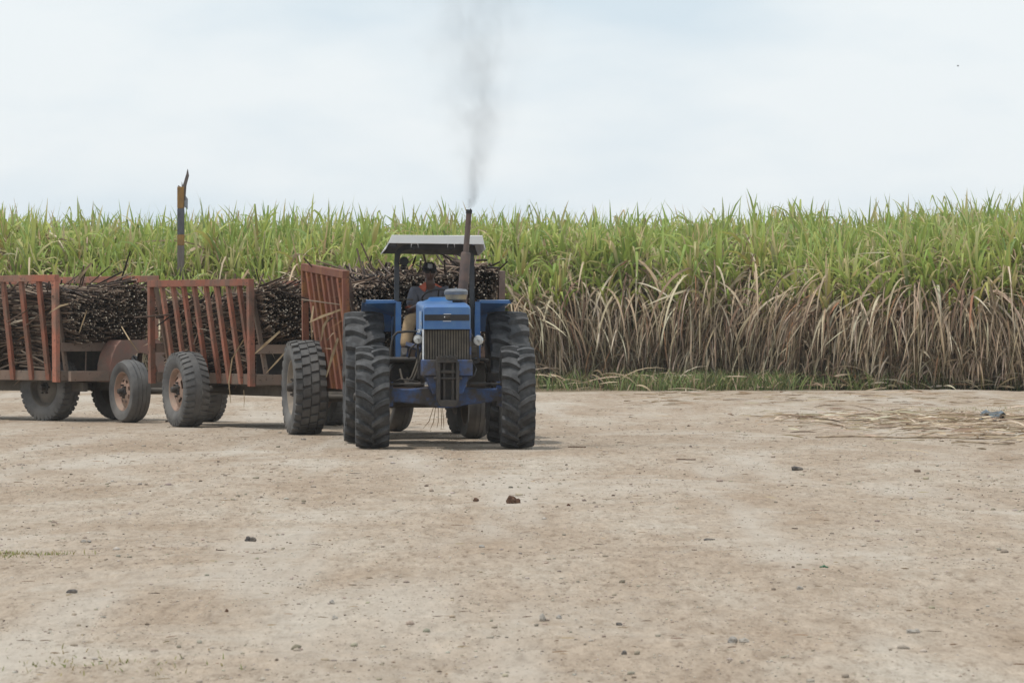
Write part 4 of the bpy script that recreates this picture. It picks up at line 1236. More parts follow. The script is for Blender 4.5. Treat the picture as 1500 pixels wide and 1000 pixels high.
# ------------------------------------------------------------------ the driver
SEAT = Vector((-0.08, 2.15, 1.47))
def t2w(v):
    return Matrix.Rotation(R(3.7), 4, 'Z') @ Vector(v) + Vector((-0.82, TD, 0))
dr = thing('person', 'driver in dark cap, sunglasses, grey shirt with orange collar and khaki trousers', 'person', t2w(SEAT), R(3.7))
def skin_obj(name, chains, material, parent, sub=2):
    """chains: lists of ((x,y,z), radius or (rx,ry)) in tractor coordinates; joints at equal places are shared."""
    vs, rad, edges, roots = [], [], [], []
    look = {}
    for ci, ch in enumerate(chains):
        prev = None
        for k, (p, r) in enumerate(ch):
            key = tuple(round(c, 4) for c in p)
            if key not in look:
                look[key] = len(vs)
                vs.append(Vector(p) - SEAT)
                rad.append(r if isinstance(r, tuple) else (r, r))
                if k == 0: roots.append(look[key])
            i = look[key]
            if prev is not None and prev != i: edges.append((prev, i))
            prev = i
    me = bpy.data.meshes.new(name)
    me.from_pydata(vs, edges, [])
    o = bpy.data.objects.new(name, me)
    link(o, parent)
    me.materials.append(material)
    o.modifiers.new('skin', 'SKIN').use_smooth_shade = True
    ly = me.skin_vertices[0].data
    for i, r in enumerate(rad):
        ly[i].radius = r
        ly[i].use_root = i in roots
    s = o.modifiers.new('sub', 'SUBSURF')
    s.levels = sub; s.render_levels = sub
    return o
hx, hy = -0.085, 2.12          # head and neck column
SH_L, SH_R = (-0.275, 2.17, 1.915), (0.105, 2.17, 1.915)
EL_L, EL_R = (-0.345, 2.05, 1.665), (0.20, 2.02, 1.67)
WR_L, WR_R = (-0.225, 1.73, 1.745), (0.165, 1.72, 1.76)
PEL = (-0.08, 2.20, 1.53)
KN_L, KN_R = (-0.355, 1.68, 1.565), (0.20, 1.70, 1.565)
AN_L, AN_R = (-0.43, 1.56, 1.19), (0.24, 1.58, 1.19)
arm = lambda S, E, W: [((hx, 2.17, 1.90), 0.11), (S, 0.075), (tuple(Vector(S).lerp(Vector(E), 0.5)), 0.058), (E, 0.048), (tuple(Vector(E).lerp(Vector(W), 0.5)), 0.044), (W, 0.031)]
leg = lambda H, K_, A: [(PEL, 0.15), (H, 0.105), (tuple(Vector(H).lerp(Vector(K_), 0.5)), 0.09), (K_, 0.066), (tuple(Vector(K_).lerp(Vector(A), 0.45)), 0.06), (A, 0.042)]
HP_L, HP_R = (-0.19, 2.13, 1.545), (0.03, 2.13, 1.545)
def hand(W, rim):
    """Palm from the wrist to the wheel rim, four fingers that curl over it and a thumb from the palm's side."""
    W, rim = Vector(W), Vector(rim)
    d = (rim - W).normalized()
    side = d.cross(Vector((0, 0, 1))).normalized()
    palm = [(tuple(W), 0.031), (tuple(W.lerp(rim, 0.45)), (0.034, 0.022)), (tuple(W.lerp(rim, 0.80) + Vector((0, 0, 0.012))), (0.036, 0.018))]
    ch = [palm]
    for k, l in enumerate((0.9, 1.0, 0.95, 0.78)):
        s = side * (-0.03 + 0.02 * k)
        p0 = W.lerp(rim, 0.70) + s + Vector((0, 0, 0.010))
        p1 = rim + s + Vector((0, 0, 0.026)); p2 = rim + d * 0.030 * l + s + Vector((0, 0, 0.006)); p3 = rim + d * 0.014 + s + Vector((0, 0, -0.026 * l))
        ch.append([(tuple(p0), 0.010), (tuple(p1), 0.0095), (tuple(p2), 0.009), (tuple(p3), 0.0075)])
    sgn = 1 if W.x < -0.05 else -1
    p0 = W.lerp(rim, 0.4) + side * 0.026 * sgn
    ch.append([(tuple(p0), 0.012), (tuple(W.lerp(rim, 0.75) + side * 0.045 * sgn), 0.011), (tuple(rim + side * 0.04 * sgn + Vector((0, 0, -0.012))), 0.009)])
    return ch
def rim_pt(a): return sw_c + (u * math.cos(a) + w_ * math.sin(a)) * 0.20
RIM_L = sw_c + u * -0.19 + Vector((0, 0.06, -0.065)); RIM_R = sw_c + u * 0.19 + Vector((0, 0.06, -0.065))
WR_L = tuple(RIM_L + Vector((-0.03, 0.10, -0.02))); WR_R = tuple(RIM_R + Vector((0.03, 0.10, -0.02)))
chains = [[(PEL, 0.15), ((-0.085, 2.22, 1.66), (0.15, 0.11)), ((hx, 2.20, 1.79), (0.165, 0.115)), ((hx, 2.17, 1.90), (0.12, 0.09)), ((hx, 2.15, 1.985), 0.068), ((hx, 2.135, 2.045), 0.066), ((hx, 2.13, 2.12), 0.060)],
          arm(SH_L, EL_L, WR_L), arm(SH_R, EL_R, WR_R), leg(HP_L, KN_L, AN_L), leg(HP_R, KN_R, AN_R)]
chains += hand(WR_L, RIM_L) + hand(WR_R, RIM_R)
def head_bm(bm):
    """Skull, jaw, brow, nose, lips and ears as one closed surface, in tractor coordinates less SEAT."""
    c = Vector((hx, 2.125, 2.168)) - SEAT
    nu, nv = 56, 40
    g = lambda x, z, x0, z0, sx, sz: math.exp(-((x - x0) / sx) ** 2 - ((z - z0) / sz) ** 2)
    grid = []
    for j in range(nv + 1):
        ph = math.pi * j / nv
        row = []
        for i in range(nu):
            th = 2 * math.pi * i / nu
            x, y, z = math.sin(ph) * math.cos(th), math.sin(ph) * math.sin(th), math.cos(ph)
            X, Y, Z = 0.076 * x, 0.098 * y, 0.118 * z
            if z < 0:
                X *= 1 - 0.22 * (-z) ** 1.4
                Y = Y * (1 - 0.10 * (-z)) - 0.012 * (-z)
            if y < -0.15:
                f = min(1, (-y - 0.15) / 0.35)
                Y -= f * (0.024 * g(X, Z, 0, -0.028, 0.013, 0.022) + 0.010 * g(X, Z, 0, -0.008, 0.010, 0.020))        # nose
                Y -= f * (0.007 * g(X, Z, 0, 0.030, 0.045, 0.010))                                                     # brow
                Y += f * 0.010 * (g(X, Z, 0.030, 0.008, 0.014, 0.012) + g(X, Z, -0.030, 0.008, 0.014, 0.012))          # eye sockets
                Y -= f * 0.008 * (g(X, Z, 0, -0.062, 0.022, 0.005) + g(X, Z, 0, -0.074, 0.020, 0.006))                 # lips
                Y -= f * 0.008 * g(X, Z, 0, -0.100, 0.020, 0.014)                                                      # chin
            if abs(x) > 0.8:
                X += math.copysign(0.018, x) * math.exp(-((Y - 0.012) / 0.018) ** 2 - ((Z + 0.012) / 0.030) ** 2)      # ears
            row.append(bm.verts.new(c + Vector((X, Y, Z))))
        grid.append(row)
    for j in range(nv):
        for i in range(nu):
            q = [grid[j][i], grid[j][(i + 1) % nu], grid[j + 1][(i + 1) % nu], grid[j + 1][i]]
            try: bm.faces.new(q).smooth = True
            except ValueError: pass
    # the bare chest in the open neck of the shirt
    ch = [(hx - 0.062, 2.085, 2.02), (hx + 0.066, 2.085, 2.02), (hx + 0.050, 2.058, 1.965), (hx + 0.016, 2.044, 1.905), (hx - 0.040, 2.058, 1.955)]
    f0 = [bm.verts.new(Vector(p) - SEAT) for p in ch]; f1 = [bm.verts.new(Vector(p) - SEAT + Vector((0, 0.05, 0))) for p in ch]
    bm.faces.new(f0); bm.faces.new(list(reversed(f1)))
    for k in range(5):
        bm.faces.new([f0[k], f1[k], f1[(k + 1) % 5], f0[(k + 1) % 5]])
tmp = skin_obj('body', chains, M['skin'], dr)
bpy.context.view_layer.update()
dgr = bpy.context.evaluated_depsgraph_get()
me_b = bpy.data.meshes.new_from_object(tmp.evaluated_get(dgr))
bpy.data.objects.remove(tmp)
import bmesh as _bmesh
_bm = _bmesh.new(); _bm.from_mesh(me_b); head_bm(_bm)
_bmesh.ops.remove_doubles(_bm, verts=_bm.verts, dist=1e-5)
_bmesh.ops.recalc_face_normals(_bm, faces=_bm.faces)
_bm.to_mesh(me_b); _bm.free()
me_b.name = 'body'
if not me_b.materials: me_b.materials.append(M['skin'])
body = bpy.data.objects.new('body', me_b)
link(body, dr)
half = lambda S, E, t=0.62: tuple(Vector(S).lerp(Vector(E), t))
skin_obj('shirt', [[((-0.08, 2.20, 1.52), (0.175, 0.15)), ((-0.085, 2.22, 1.66), (0.172, 0.135)), ((hx, 2.20, 1.79), (0.185, 0.135)), ((hx, 2.175, 1.90), (0.165, 0.115)), ((hx, 2.17, 1.965), (0.105, 0.085)), ((hx, 2.165, 2.0), (0.085, 0.075))],
                   [((hx, 2.175, 1.90), 0.12), (SH_L, 0.092), (half(SH_L, EL_L, 0.4), 0.082), (half(SH_L, EL_L, 0.80), 0.078)],
                   [((hx, 2.175, 1.90), 0.12), (SH_R, 0.092), (half(SH_R, EL_R, 0.4), 0.082), (half(SH_R, EL_R, 0.80), 0.078)]], M['shirt'], dr)
for S, E in ((SH_L, EL_L), (SH_R, EL_R)):
    skin_obj('sleeve_cuff', [[(half(S, E, 0.80), 0.083), (half(S, E, 0.90), 0.082)]], M['orange'], dr, 1)
skin_obj('trousers', [[(PEL, 0.165), (HP_L, 0.118), (half(HP_L, KN_L, 0.5), 0.105), (KN_L, 0.088), (half(KN_L, AN_L, 0.45), 0.082), (half(KN_L, AN_L, 0.95), 0.072)],
                      [(PEL, 0.165), (HP_R, 0.118), (half(HP_R, KN_R, 0.5), 0.105), (KN_R, 0.088), (half(KN_R, AN_R, 0.45), 0.082), (half(KN_R, AN_R, 0.95), 0.072)]], M['khaki'], dr)
def dpart(name, mb, m_, smooth=True, bevel=0, parent=None):
    mb.v = [tuple(Vector(v) - SEAT) for v in mb.v]
    return mb.build(name, m_, parent or dr, smooth, bevel=bevel)
b = MB()                          # collar laid open on the shoulder, a narrow edge on the other side
b.hexa([(hx - 0.052, 2.085, 2.015), (hx - 0.150, 2.125, 1.945), (hx - 0.062, 2.045, 1.915), (hx - 0.045, 2.055, 1.96), (hx - 0.055, 2.085, 2.045), (hx - 0.158, 2.12, 1.972), (hx - 0.068, 2.035, 1.935), (hx - 0.047, 2.045, 1.985)])
dpart('collar', b, M['orange'])
b = MB()
b.hexa([(hx + 0.060, 2.085, 2.01), (hx + 0.062, 2.072, 2.0), (hx + 0.19, 2.122, 1.940), (hx + 0.19, 2.135, 1.94), (hx + 0.062, 2.085, 2.030), (hx + 0.064, 2.070, 2.018), (hx + 0.195, 2.122, 1.952), (hx + 0.195, 2.135, 1.956)])
dpart('collar', b, M['orange'])
for A in (AN_L, AN_R):
    b = MB()
    loft(b, [[(A[0] + dx * 0.9, A[1] + 0.09, 1.10 + dz * 0.7) for dx, dz in ((-0.04, 0), (0.04, 0), (0.035, 0.12), (-0.035, 0.12))],
             [(A[0] + dx, A[1] - 0.02, 1.10 + dz) for dx, dz in ((-0.048, 0), (0.048, 0), (0.045, 0.12), (-0.045, 0.12))],
             [(A[0] + dx, A[1] - 0.14, 1.10 + dz) for dx, dz in ((-0.052, 0), (0.052, 0), (0.042, 0.075), (-0.042, 0.075))],
             [(A[0] + dx, A[1] - 0.215, 1.10 + dz) for dx, dz in ((-0.036, 0.004), (0.036, 0.004), (0.026, 0.045), (-0.026, 0.045))]])
    bo = dpart('boot', b, M['boot'], bevel=0.014)
    b = MB(); b.box((A[0], A[1] - 0.06, 1.099), (0.105, 0.31, 0.018))
    dpart('sole', b, M['sole'], parent=bo, bevel=0.004)
# cap, emblem, sunglasses
b = MB()
n = 20
prof = [(0.090, -0.012), (0.092, 0.02), (0.086, 0.055), (0.064, 0.086), (0.033, 0.100), (0.001, 0.104)]
for k in range(n):
    pass
b.lathe(prof, 24, c=(0, 0, 0))
b.v = [(hx + x * 0.93, 2.125 + y * 1.16, 2.192 + z) for x, y, z in b.v]
cap = dpart('cap', b, M['cap'])
b = MB()
top, bot = [], []
for k in range(13):
    a = math.pi + math.pi * k / 12
    x, y = math.cos(a), math.sin(a)
    top.append((hx + 0.092 * x, 2.115 + 0.085 * y, 2.204)); bot.append((hx + 0.084 * x, 2.105 + 0.175 * y, 2.196 - 0.022 * abs(x) ** 2))
vs = top + bot + [(p[0], p[1], p[2] - 0.008) for p in top] + [(p[0], p[1], p[2] - 0.008) for p in bot]
fs = []
for k in range(12):
    fs += [(k, k + 1, 14 + k, 13 + k), (26 + k, 39 + k, 40 + k, 27 + k), (13 + k, 14 + k, 40 + k, 39 + k)]
b.add(vs, fs)
dpart('visor', b, M['cap'], parent=cap)
DY, DZ = -0.004, 0.010
b = MB()
for x, z0, z1, t in ((-0.024, 2.218, 2.262, 0.008), (-0.008, 2.210, 2.258, 0.007), (0.006, 2.214, 2.264, 0.007), (0.022, 2.218, 2.258, 0.009)):
    b.hexa([(hx + x - t / 2, 2.026, z0), (hx + x + t / 2, 2.026, z0), (hx + x + t / 2, 2.040, z0), (hx + x - t / 2, 2.040, z0), (hx + x - t / 2, 2.042, z1), (hx + x + t / 2, 2.042, z1), (hx + x + t / 2, 2.056, z1), (hx + x - t / 2, 2.056, z1)])
b.bar((hx - 0.030, 2.043, 2.264), (hx + 0.024, 2.043, 2.264), 0.012, 0.008, up=(0, 0, 1)); b.bar((hx - 0.026, 2.027, 2.216), (hx + 0.004, 2.027, 2.206), 0.012, 0.008, up=(0, 0, 1)); b.bar((hx + 0.004, 2.027, 2.206), (hx + 0.026, 2.028, 2.220), 0.012, 0.008, up=(0, 0, 1))
b.v = [(x, 2.125 - 1.16 * math.sqrt(max(0.0001, (0.0935 if z < 2.245 else 0.0935 - (z - 2.245) * 0.55) ** 2 - ((x - hx) / 0.93) ** 2)) + (0.0 if i % 8 in (0, 1, 4, 5) else 0.012), z + 0.004) for i, (x, y, z) in enumerate(b.v)]
dpart('cap_emblem', b, M['white'], smooth=False, parent=cap)
b = MB()
for sx in (-1, 1):
    b.hexa([(hx + sx * 0.009, 2.016, 2.150), (hx + sx * 0.060, 2.036, 2.148), (hx + sx * 0.060, 2.044, 2.148), (hx + sx * 0.009, 2.024, 2.150), (hx + sx * 0.006, 2.012, 2.186), (hx + sx * 0.070, 2.038, 2.184), (hx + sx * 0.070, 2.046, 2.184), (hx + sx * 0.006, 2.022, 2.186)])
    b.bar((hx + sx * 0.070, 2.042, 2.180), (hx + sx * 0.083, 2.14, 2.172), 0.006, 0.010, up=(0, 0, 1))
b.box((hx, 2.016, 2.178), (0.02, 0.010, 0.010))
dpart('sunglasses', b, M['glasses'], smooth=False)

# ------------------------------------------------------------------ exhaust smoke
def smoke():
    b = MB()
    n = 24
    prof = []
    for h, r in ((0.0, 0.036), (0.15, 0.15), (0.5, 0.32), (1.2, 0.60), (2.0, 0.90), (3.0, 1.2), (4.6, 1.6)):
        prof.append((h, r))
    sections = []
    for h, r in prof:
        dx = 0.14 * (1 - math.exp(-h * 1.6))
        sections.append([(dx + r * math.cos(2 * math.pi * k / n), r * math.sin(2 * math.pi * k / n), h) for k in range(n)])
    loft(b, sections)
    m = bpy.data.materials.new('exhaust smoke')
    m.use_nodes = True
    nt = m.node_tree
    nt.nodes.clear()
    N, K = nt.nodes.new, nt.links.new
    out = N('ShaderNodeOutputMaterial')
    vol = N('ShaderNodeVolumePrincipled')
    vol.inputs['Color'].default_value = (0.24, 0.24, 0.25, 1)
    tc = N('ShaderNodeTexCoord')
    sp = N('ShaderNodeSeparateXYZ'); K(tc.outputs['Object'], sp.inputs[0])
    def mth(op, a, b_=None, c=None):
        q = N('ShaderNodeMath'); q.operation = op
        for i, s in enumerate((a, b_, c)):
            if s is None: continue
            if isinstance(s, (int, float)): q.inputs[i].default_value = s
            else: K(s, q.inputs[i])
        return q.outputs[0]
    X, Y, Z = sp.outputs
    drift = mth('MULTIPLY', mth('SUBTRACT', 1.0, mth('POWER', 2.71828, mth('MULTIPLY', Z, -1.6))), 0.14)
    wob = N('ShaderNodeTexNoise'); wob.inputs['Scale'].default_value = 1.6; wob.inputs['Detail'].default_value = 2
    K(tc.outputs['Object'], wob.inputs['Vector'])
    wobx = mth('MULTIPLY', mth('SUBTRACT', wob.outputs['Fac'], 0.5), mth('MULTIPLY', Z, 0.55))
    xx = mth('ADD', mth('SUBTRACT', X, drift), wobx)
    rad = mth('SQRT', mth('ADD', mth('MULTIPLY', xx, xx), mth('MULTIPLY', Y, Y)))
    wid = mth('MULTIPLY_ADD', Z, 0.235, 0.055)
    q = mth('DIVIDE', rad, wid)
    fall = mth('POWER', 2.71828, mth('MULTIPLY', mth('MULTIPLY', q, q), -1.35))
    mp = N('ShaderNodeMapping'); mp.inputs['Scale'].default_value = (1, 1, 0.55)
    K(tc.outputs['Object'], mp.inputs['Vector'])
    ns = N('ShaderNodeTexNoise'); ns.inputs['Scale'].default_value = 3.6; ns.inputs['Detail'].default_value = 5; ns.inputs['Roughness'].default_value = 0.6; ns.inputs['Distortion'].default_value = 0.8
    K(mp.outputs[0], ns.inputs['Vector'])
    puff = mth('MAXIMUM', mth('MULTIPLY', mth('SUBTRACT', ns.outputs['Fac'], 0.39), 7.0), 0.0)
    amp = mth('DIVIDE', 0.30, mth('MULTIPLY', wid, mth('MULTIPLY_ADD', Z, 0.50, 0.55)))
    K(mth('MULTIPLY', mth('MULTIPLY', fall, puff), mth('MULTIPLY', amp, 0.9)), vol.inputs['Density'])
    K(vol.outputs[0], out.inputs['Volume'])
    o = b.build('exhaust_smoke', m)
    o.location = t2w(E1 + Vector((0, 0, 0.012)))
    tag(o, 'thin dark grey smoke rising from the tractor exhaust pipe', 'smoke', kind='stuff')
smoke()

# ------------------------------------------------------------------ trailers
STALK_LIST = []
def trailer(label, loc, yaw, Lz, zf, zr, zload, seed, paint, rail_m, frame_m, nslat, nload, nind, load_label, stalk_label, slat_d=0.055, slat_w=0.082, dull_right=False):
    t = thing('cane_trailer', label, 'trailer', loc, yaw, 'cane trailers towed behind the tractor')
    HT, HB, ZB = 1.04, 0.76, 0.63
    zt = lambda y: zf + (zr - zf) * y / Lz
    def part(name, b, m_, bevel=0.004):
        return b.build(name, m_, t, bevel=bevel)
    both = (paint, rail_m)
    for sx in (-1, 1):
        paint, rail_m = (M['plank'], M['plank']) if dull_right and sx > 0 else both
        if dull_right and sx > 0: slat_d, slat_w = 0.05, 0.08
        # upper rail, lower beam
        b = MB(); b.hexa([(sx * HT - 0.045, -0.04, zt(0) - 0.10), (sx * HT + 0.045, -0.04, zt(0) - 0.10), (sx * HT + 0.045, Lz + 0.04, zt(Lz) - 0.10), (sx * HT - 0.045, Lz + 0.04, zt(Lz) - 0.10),
                          (sx * HT - 0.045, -0.04, zt(0)), (sx * HT + 0.045, -0.04, zt(0)), (sx * HT + 0.045, Lz + 0.04, zt(Lz)), (sx * HT - 0.045, Lz + 0.04, zt(Lz))])
        part('top_rail', b, rail_m)
        b = MB(); b.box((sx * (HB + 0.0), Lz / 2, ZB + 0.075), (0.10, Lz - 0.1, 0.15))
        part('bottom_beam', b, frame_m)
        # upright corner posts and, inside them, a leaning one
        for y in (0.0, Lz):
            b = MB(); b.bar((sx * (HT - 0.02), y, ZB - 0.02), (sx * HT, y, zt(y) - 0.10), 0.085, 0.09)
            part('post', b, rail_m)
            yy = 0.075 if y == 0 else Lz - 0.075
            b = MB(); b.bar((sx * (HB - 0.01), yy, ZB + 0.15), (sx * (HT - 0.05), yy, zt(y) - 0.10), 0.06, 0.055)
            part('brace', b, frame_m)
        for k in range(nslat):
            y = Lz * (k + 1) / (nslat + 1) + random.uniform(-0.02, 0.02)
            b = MB(); b.bar((sx * (HB + 0.055), y + random.uniform(-0.015, 0.015), ZB + 0.01), (sx * (HT - 0.01), y, zt(y) - 0.10), slat_d, slat_w)
            o = part('slat', b, paint if random.random() < 0.8 else rail_m, 0.003)
    for y in (0.0, Lz):
        b = MB(); b.box((0, y, ZB + 0.075), (2 * HT - 0.15, 0.09, 0.15)); part('cross_beam', b, frame_m)
        b = MB(); b.box((0, y, 1.14), (2 * HT - 0.15, 0.07, 0.13)); part('mid_beam', b, frame_m)
    for x in (-0.42, 0.3):
        b = MB(); b.tube([(x, 0.0, ZB + 0.15), (x + 0.01, 0.0, 1.08)], 0.012, 6); part('rod', b, frame_m, 0)
    b = MB(); b.box((0, 0.44, 0.94), (2 * HB - 0.06, 0.012, 0.34)); part('void_shade_sheet', b, M['dark'])  # dark sheet added to give the shade in the void under the load
    b = MB(); b.box((0, Lz / 2, ZB - 0.01), (2 * HB - 0.1, Lz - 0.12, 0.03)); part('floor', b, M['under'])
    for x in (-0.42, 0.42):
        b = MB(); b.box((x, Lz / 2, ZB - 0.10), (0.09, Lz, 0.14)); part('chassis_rail', b, M['under'])
    # the load
    def region(x, y):
        top = zload(x, y) + 0.16 * vnoise(x / 0.5 + 7, y / 0.6, seed + 5) + 0.10 * vnoise(x / 0.2, y / 0.25, seed + 6) - 0.20 * np.clip(-x - 0.72, 0, 1)
        lo = np.where(y < 0.45, 1.22, 0.80)
        return lo, top
    p, d, ln = load_positions(nload + nind, Lz, region, seed)
    # the stalks that show: near the front face, the left flank and the top
    score = np.minimum(np.minimum(p[:, 1] - ln * 0.5 + 0.25, p[:, 0] + 1.0), np.minimum(zload(p[:, 0], p[:, 1]) - p[:, 2] + 0.1, 9))
    order = np.argsort(score)
    vis = order[:nind * 4]
    np.random.default_rng(seed).shuffle(vis)
    ind = vis[:nind]
    rest = np.setdiff1d(np.arange(len(p)), ind)
    mw = Matrix.Translation(Vector(loc)) @ Matrix.Rotation(yaw, 4, 'Z')
    lo = arr_obj('cane_load', load_mesh('cane_load', p[rest], d[rest], ln[rest], seed))
    lo.location = loc; lo.rotation_euler = (0, 0, yaw)
    tag(lo, load_label, 'cane load', kind='stuff')
    for i in ind:
        me = STALKS[random.randrange(8)]
        o = bpy.data.objects.new('cane_stalk', me)
        q = (mw.to_3x3() @ Vector(d[i])).to_track_quat('Y', 'Z')
        o.location = mw @ Vector(p[i])
        o.rotation_euler = q.to_euler()
        s = random.uniform(0.75, 1.15)
        o.scale = (s, ln[i], s)
        COL.objects.link(o)
        tag(o, stalk_label, 'cane stalk', 'cut cane stalks in the trailer loads')
    return t, part

Y1, Y2, Y3 = R(12.2), R(29.0), R(48.0)
# first trailer, right behind the tractor
T1, p1 = trailer('rusty orange slatted cane trailer directly behind the blue tractor', (-1.155, 58.97, 0), Y1, 3.2, 2.20, 2.335,
                 lambda x, y: 2.07 + 0.05 * np.cos(x * 2) + 0.24 * np.clip((x - 0.25) / 0.5, 0, 1) * np.clip((1.5 - y) / 0.6, 0, 1), 101, M['rust_bright'], M['rust_bright'], M['rust_dusty'], 7, 8600, 110,
                 'heaped burnt sugarcane with cut ends showing behind the driver', 'cut end of a burnt cane stalk in the load right behind the driver', 0.11, 0.14, True)
wheel(T1, (-1.13, 2.72, 0.64), 0.645, 0.44, 0.36, 'block', M['rubber_old'], M['rim_grey'], face=-1, spin=0.1)
wheel(T1, (1.13, 2.72, 0.64), 0.645, 0.40, 0.36, 'block', M['rubber_old'], M['rim_grey'], face=1)
wheel(T1, (0.70, 0.16, 0.46), 0.465, 0.29, 0.27, 'rib', M['rubber_old'], M['rim_grey'], face=1)
wheel(T1, (-0.70, 0.16, 0.46), 0.465, 0.29, 0.27, 'rib', M['rubber_old'], M['rim_grey'], face=-1)
b = MB(); b.tube([(-0.95, 2.72, 0.64), (0.95, 2.72, 0.64)], 0.055, 12); p1('axle', b, M['under'], 0)
b = MB(); b.tube([(-0.6, 0.16, 0.46), (0.6, 0.16, 0.46)], 0.05, 12); b.box((0, 0.16, 0.52), (0.5, 0.3, 0.1)); p1('front_axle', b, M['under'], 0)
b = MB(); b.bar((0.27, -0.55, 0.53), (0.1, 0.3, 0.56), 0.08, 0.10, up=(0, 0, 1)); p1('drawbar', b, M['under'])
# second trailer
T2, p2 = trailer('faded red slatted cane trailer in the middle of the towed row', (-2.81, 64.5, 0), Y2, 3.4, 2.14, 2.14,
                 lambda x, y: 1.70 + 0.26 * np.clip(1 - y / 1.3, 0, 1) + 0.12 * np.clip(y - 2.4, 0, 1) - 0.03 * x, 202, M['rust'], M['rust'], M['rust_dusty'], 8, 7600, 100,
                 'burnt sugarcane sagging behind the slats of the middle trailer', 'burnt cane stalk in the load of the middle trailer')
wheel(T2, (-1.20, 1.82, 0.545), 0.555, 0.38, 0.30, 'scallop', M['rubber_old'], M['rim_pink'], rz=R(-5), face=-1, holes=4, dish=0.05, spin=0.7)
wheel(T2, (1.20, 1.82, 0.545), 0.555, 0.38, 0.30, 'scallop', M['rubber_old'], M['rim_pink'], face=1, holes=4, dish=0.05)
wheel(T2, (0.28, -1.92, 0.475), 0.48, 0.28, 0.27, 'rib', M['rubber_old'], M['rim_grey'], rz=R(-9), face=1)
wheel(T2, (-0.95, -1.72, 0.475), 0.48, 0.28, 0.27, 'rib', M['rubber_old'], M['rim_grey'], rz=R(-9), face=-1)
b = MB(); b.tube([(-1.0, 1.82, 0.545), (1.0, 1.82, 0.545)], 0.055, 12); p2('axle', b, M['under'], 0)
b = MB(); b.tube([(-0.85, -1.736, 0.47), (0.2, -1.905, 0.47)], 0.05, 12); p2('front_axle', b, M['under'], 0)
b = MB(); b.bar((-0.35, -1.85, 0.53), (0.0, 0.2, 0.56), 0.09, 0.10, up=(0, 0, 1)); p2('drawbar', b, M['under'])
# third trailer
T3, p3 = trailer('faded red slatted cane trailer at the left end of the row, with arched mudguard', (-6.23, 69.1, 0), Y3, 3.6, 2.24, 2.22,
                 lambda x, y: 1.88 + 0.17 * np.clip(1 - y / 1.2, 0, 1) + 0.02 * x, 303, M['rust'], M['rust'], M['rust_dusty'], 8, 8200, 90,
                 'burnt sugarcane fanning out of the leftmost trailer', 'burnt cane stalk in the load of the leftmost trailer')
wheel(T3, (-0.44, 0.78, 0.52), 0.53, 0.34, 0.29, 'scallop', M['rubber_old'], M['under'], face=-1)  # both main wheels' rims coloured dark for the shade under the body
wheel(T3, (1.0, 0.75, 0.52), 0.53, 0.34, 0.29, 'scallop', M['rubber_old'], M['under'], face=1)
wheel(T3, (-0.36, -0.92, 0.475), 0.48, 0.31, 0.285, 'rib', M['rubber_old'], M['rim_pink'], rz=R(-19), face=-1, holes=8, dish=0.055, spin=0.3)
wheel(T3, (0.86, -1.32, 0.475), 0.49, 0.31, 0.285, 'scallop', M['rubber_old'], M['rim_pink'], rz=R(-19), face=1)
b = MB(); b.tube([(-0.4, 0.75, 0.52), (0.5, 0.75, 0.52)], 0.055, 12); p3('axle', b, M['under'], 0)
b = MB(); b.tube([(-0.28, -0.946, 0.475), (0.78, -1.294, 0.475)], 0.05, 12); p3('front_axle', b, M['under'], 0)
b = MB(); b.bar((0.25, -1.12, 0.56), (0.1, 0.2, 0.57), 0.09, 0.10, up=(0, 0, 1)); b.bar((0.25, -1.12, 0.56), (0.72, -2.15, 0.58), 0.09, 0.09, up=(0, 0, 1)); p3('drawbar', b, M['under'])
# arched mudguard over the front wheel
def arch_panel():
    b = MB()
    x0, x1, zb, ztp = -0.22, 1.02, 0.62, 1.245
    xc, ri, zc = 0.42, 0.37, 0.66
    outer, inner = [], []
    n = 14
    for k in range(n + 1):
        a = math.pi - math.pi * k / n
        inner.append((xc + ri * math.cos(a), zc + (ri + 0.02) * math.sin(a)))
        ox = xc + 0.64 * math.cos(a) * (1.02 if k < n / 2 else 0.95)
        oz = min(ztp, zc + 0.72 * math.sin(a) ** 0.8) if 0 < k < n else zb
        outer.append((ox, oz))
    vs = [(x, -0.34, z) for x, z in outer] + [(x, -0.34, z) for x, z in inner] + [(x, -0.32, z) for x, z in outer] + [(x, -0.32, z) for x, z in inner]
    m_ = n + 1
    fs = []
    for k in range(n):
        fs += [(k, k + 1, m_ + k + 1, m_ + k), (2 * m_ + k, 3 * m_ + k, 3 * m_ + k + 1, 2 * m_ + k + 1), (m_ + k, m_ + k + 1, 3 * m_ + k + 1, 3 * m_ + k), (k, 2 * m_ + k, 2 * m_ + k + 1, k + 1)]
    b.add(vs, fs)
    # the sheet that runs back from the arch to the front frame
    for k in range(n):
        (xa, za), (xb, zb_) = outer[k], outer[k + 1]
        b.hexa([(xa, -0.32, za - 0.012), (xb, -0.32, zb_ - 0.012), (xb, -0.05, zb_ - 0.012), (xa, -0.05, za - 0.012), (xa, -0.32, za), (xb, -0.32, zb_), (xb, -0.05, zb_), (xa, -0.05, za)])
    return b
arch_panel().build('mudguard', mat('dull red mudguard', (0.22, 0.095, 0.072), 0.75, col2=(0.155, 0.10, 0.08), scale=3.5, dust=0.35), T3)
b = MB(); b.box((-0.62, -0.30, 0.70), (0.80, 0.06, 0.15)); p3('front_sill', b, M['rust_dusty'])

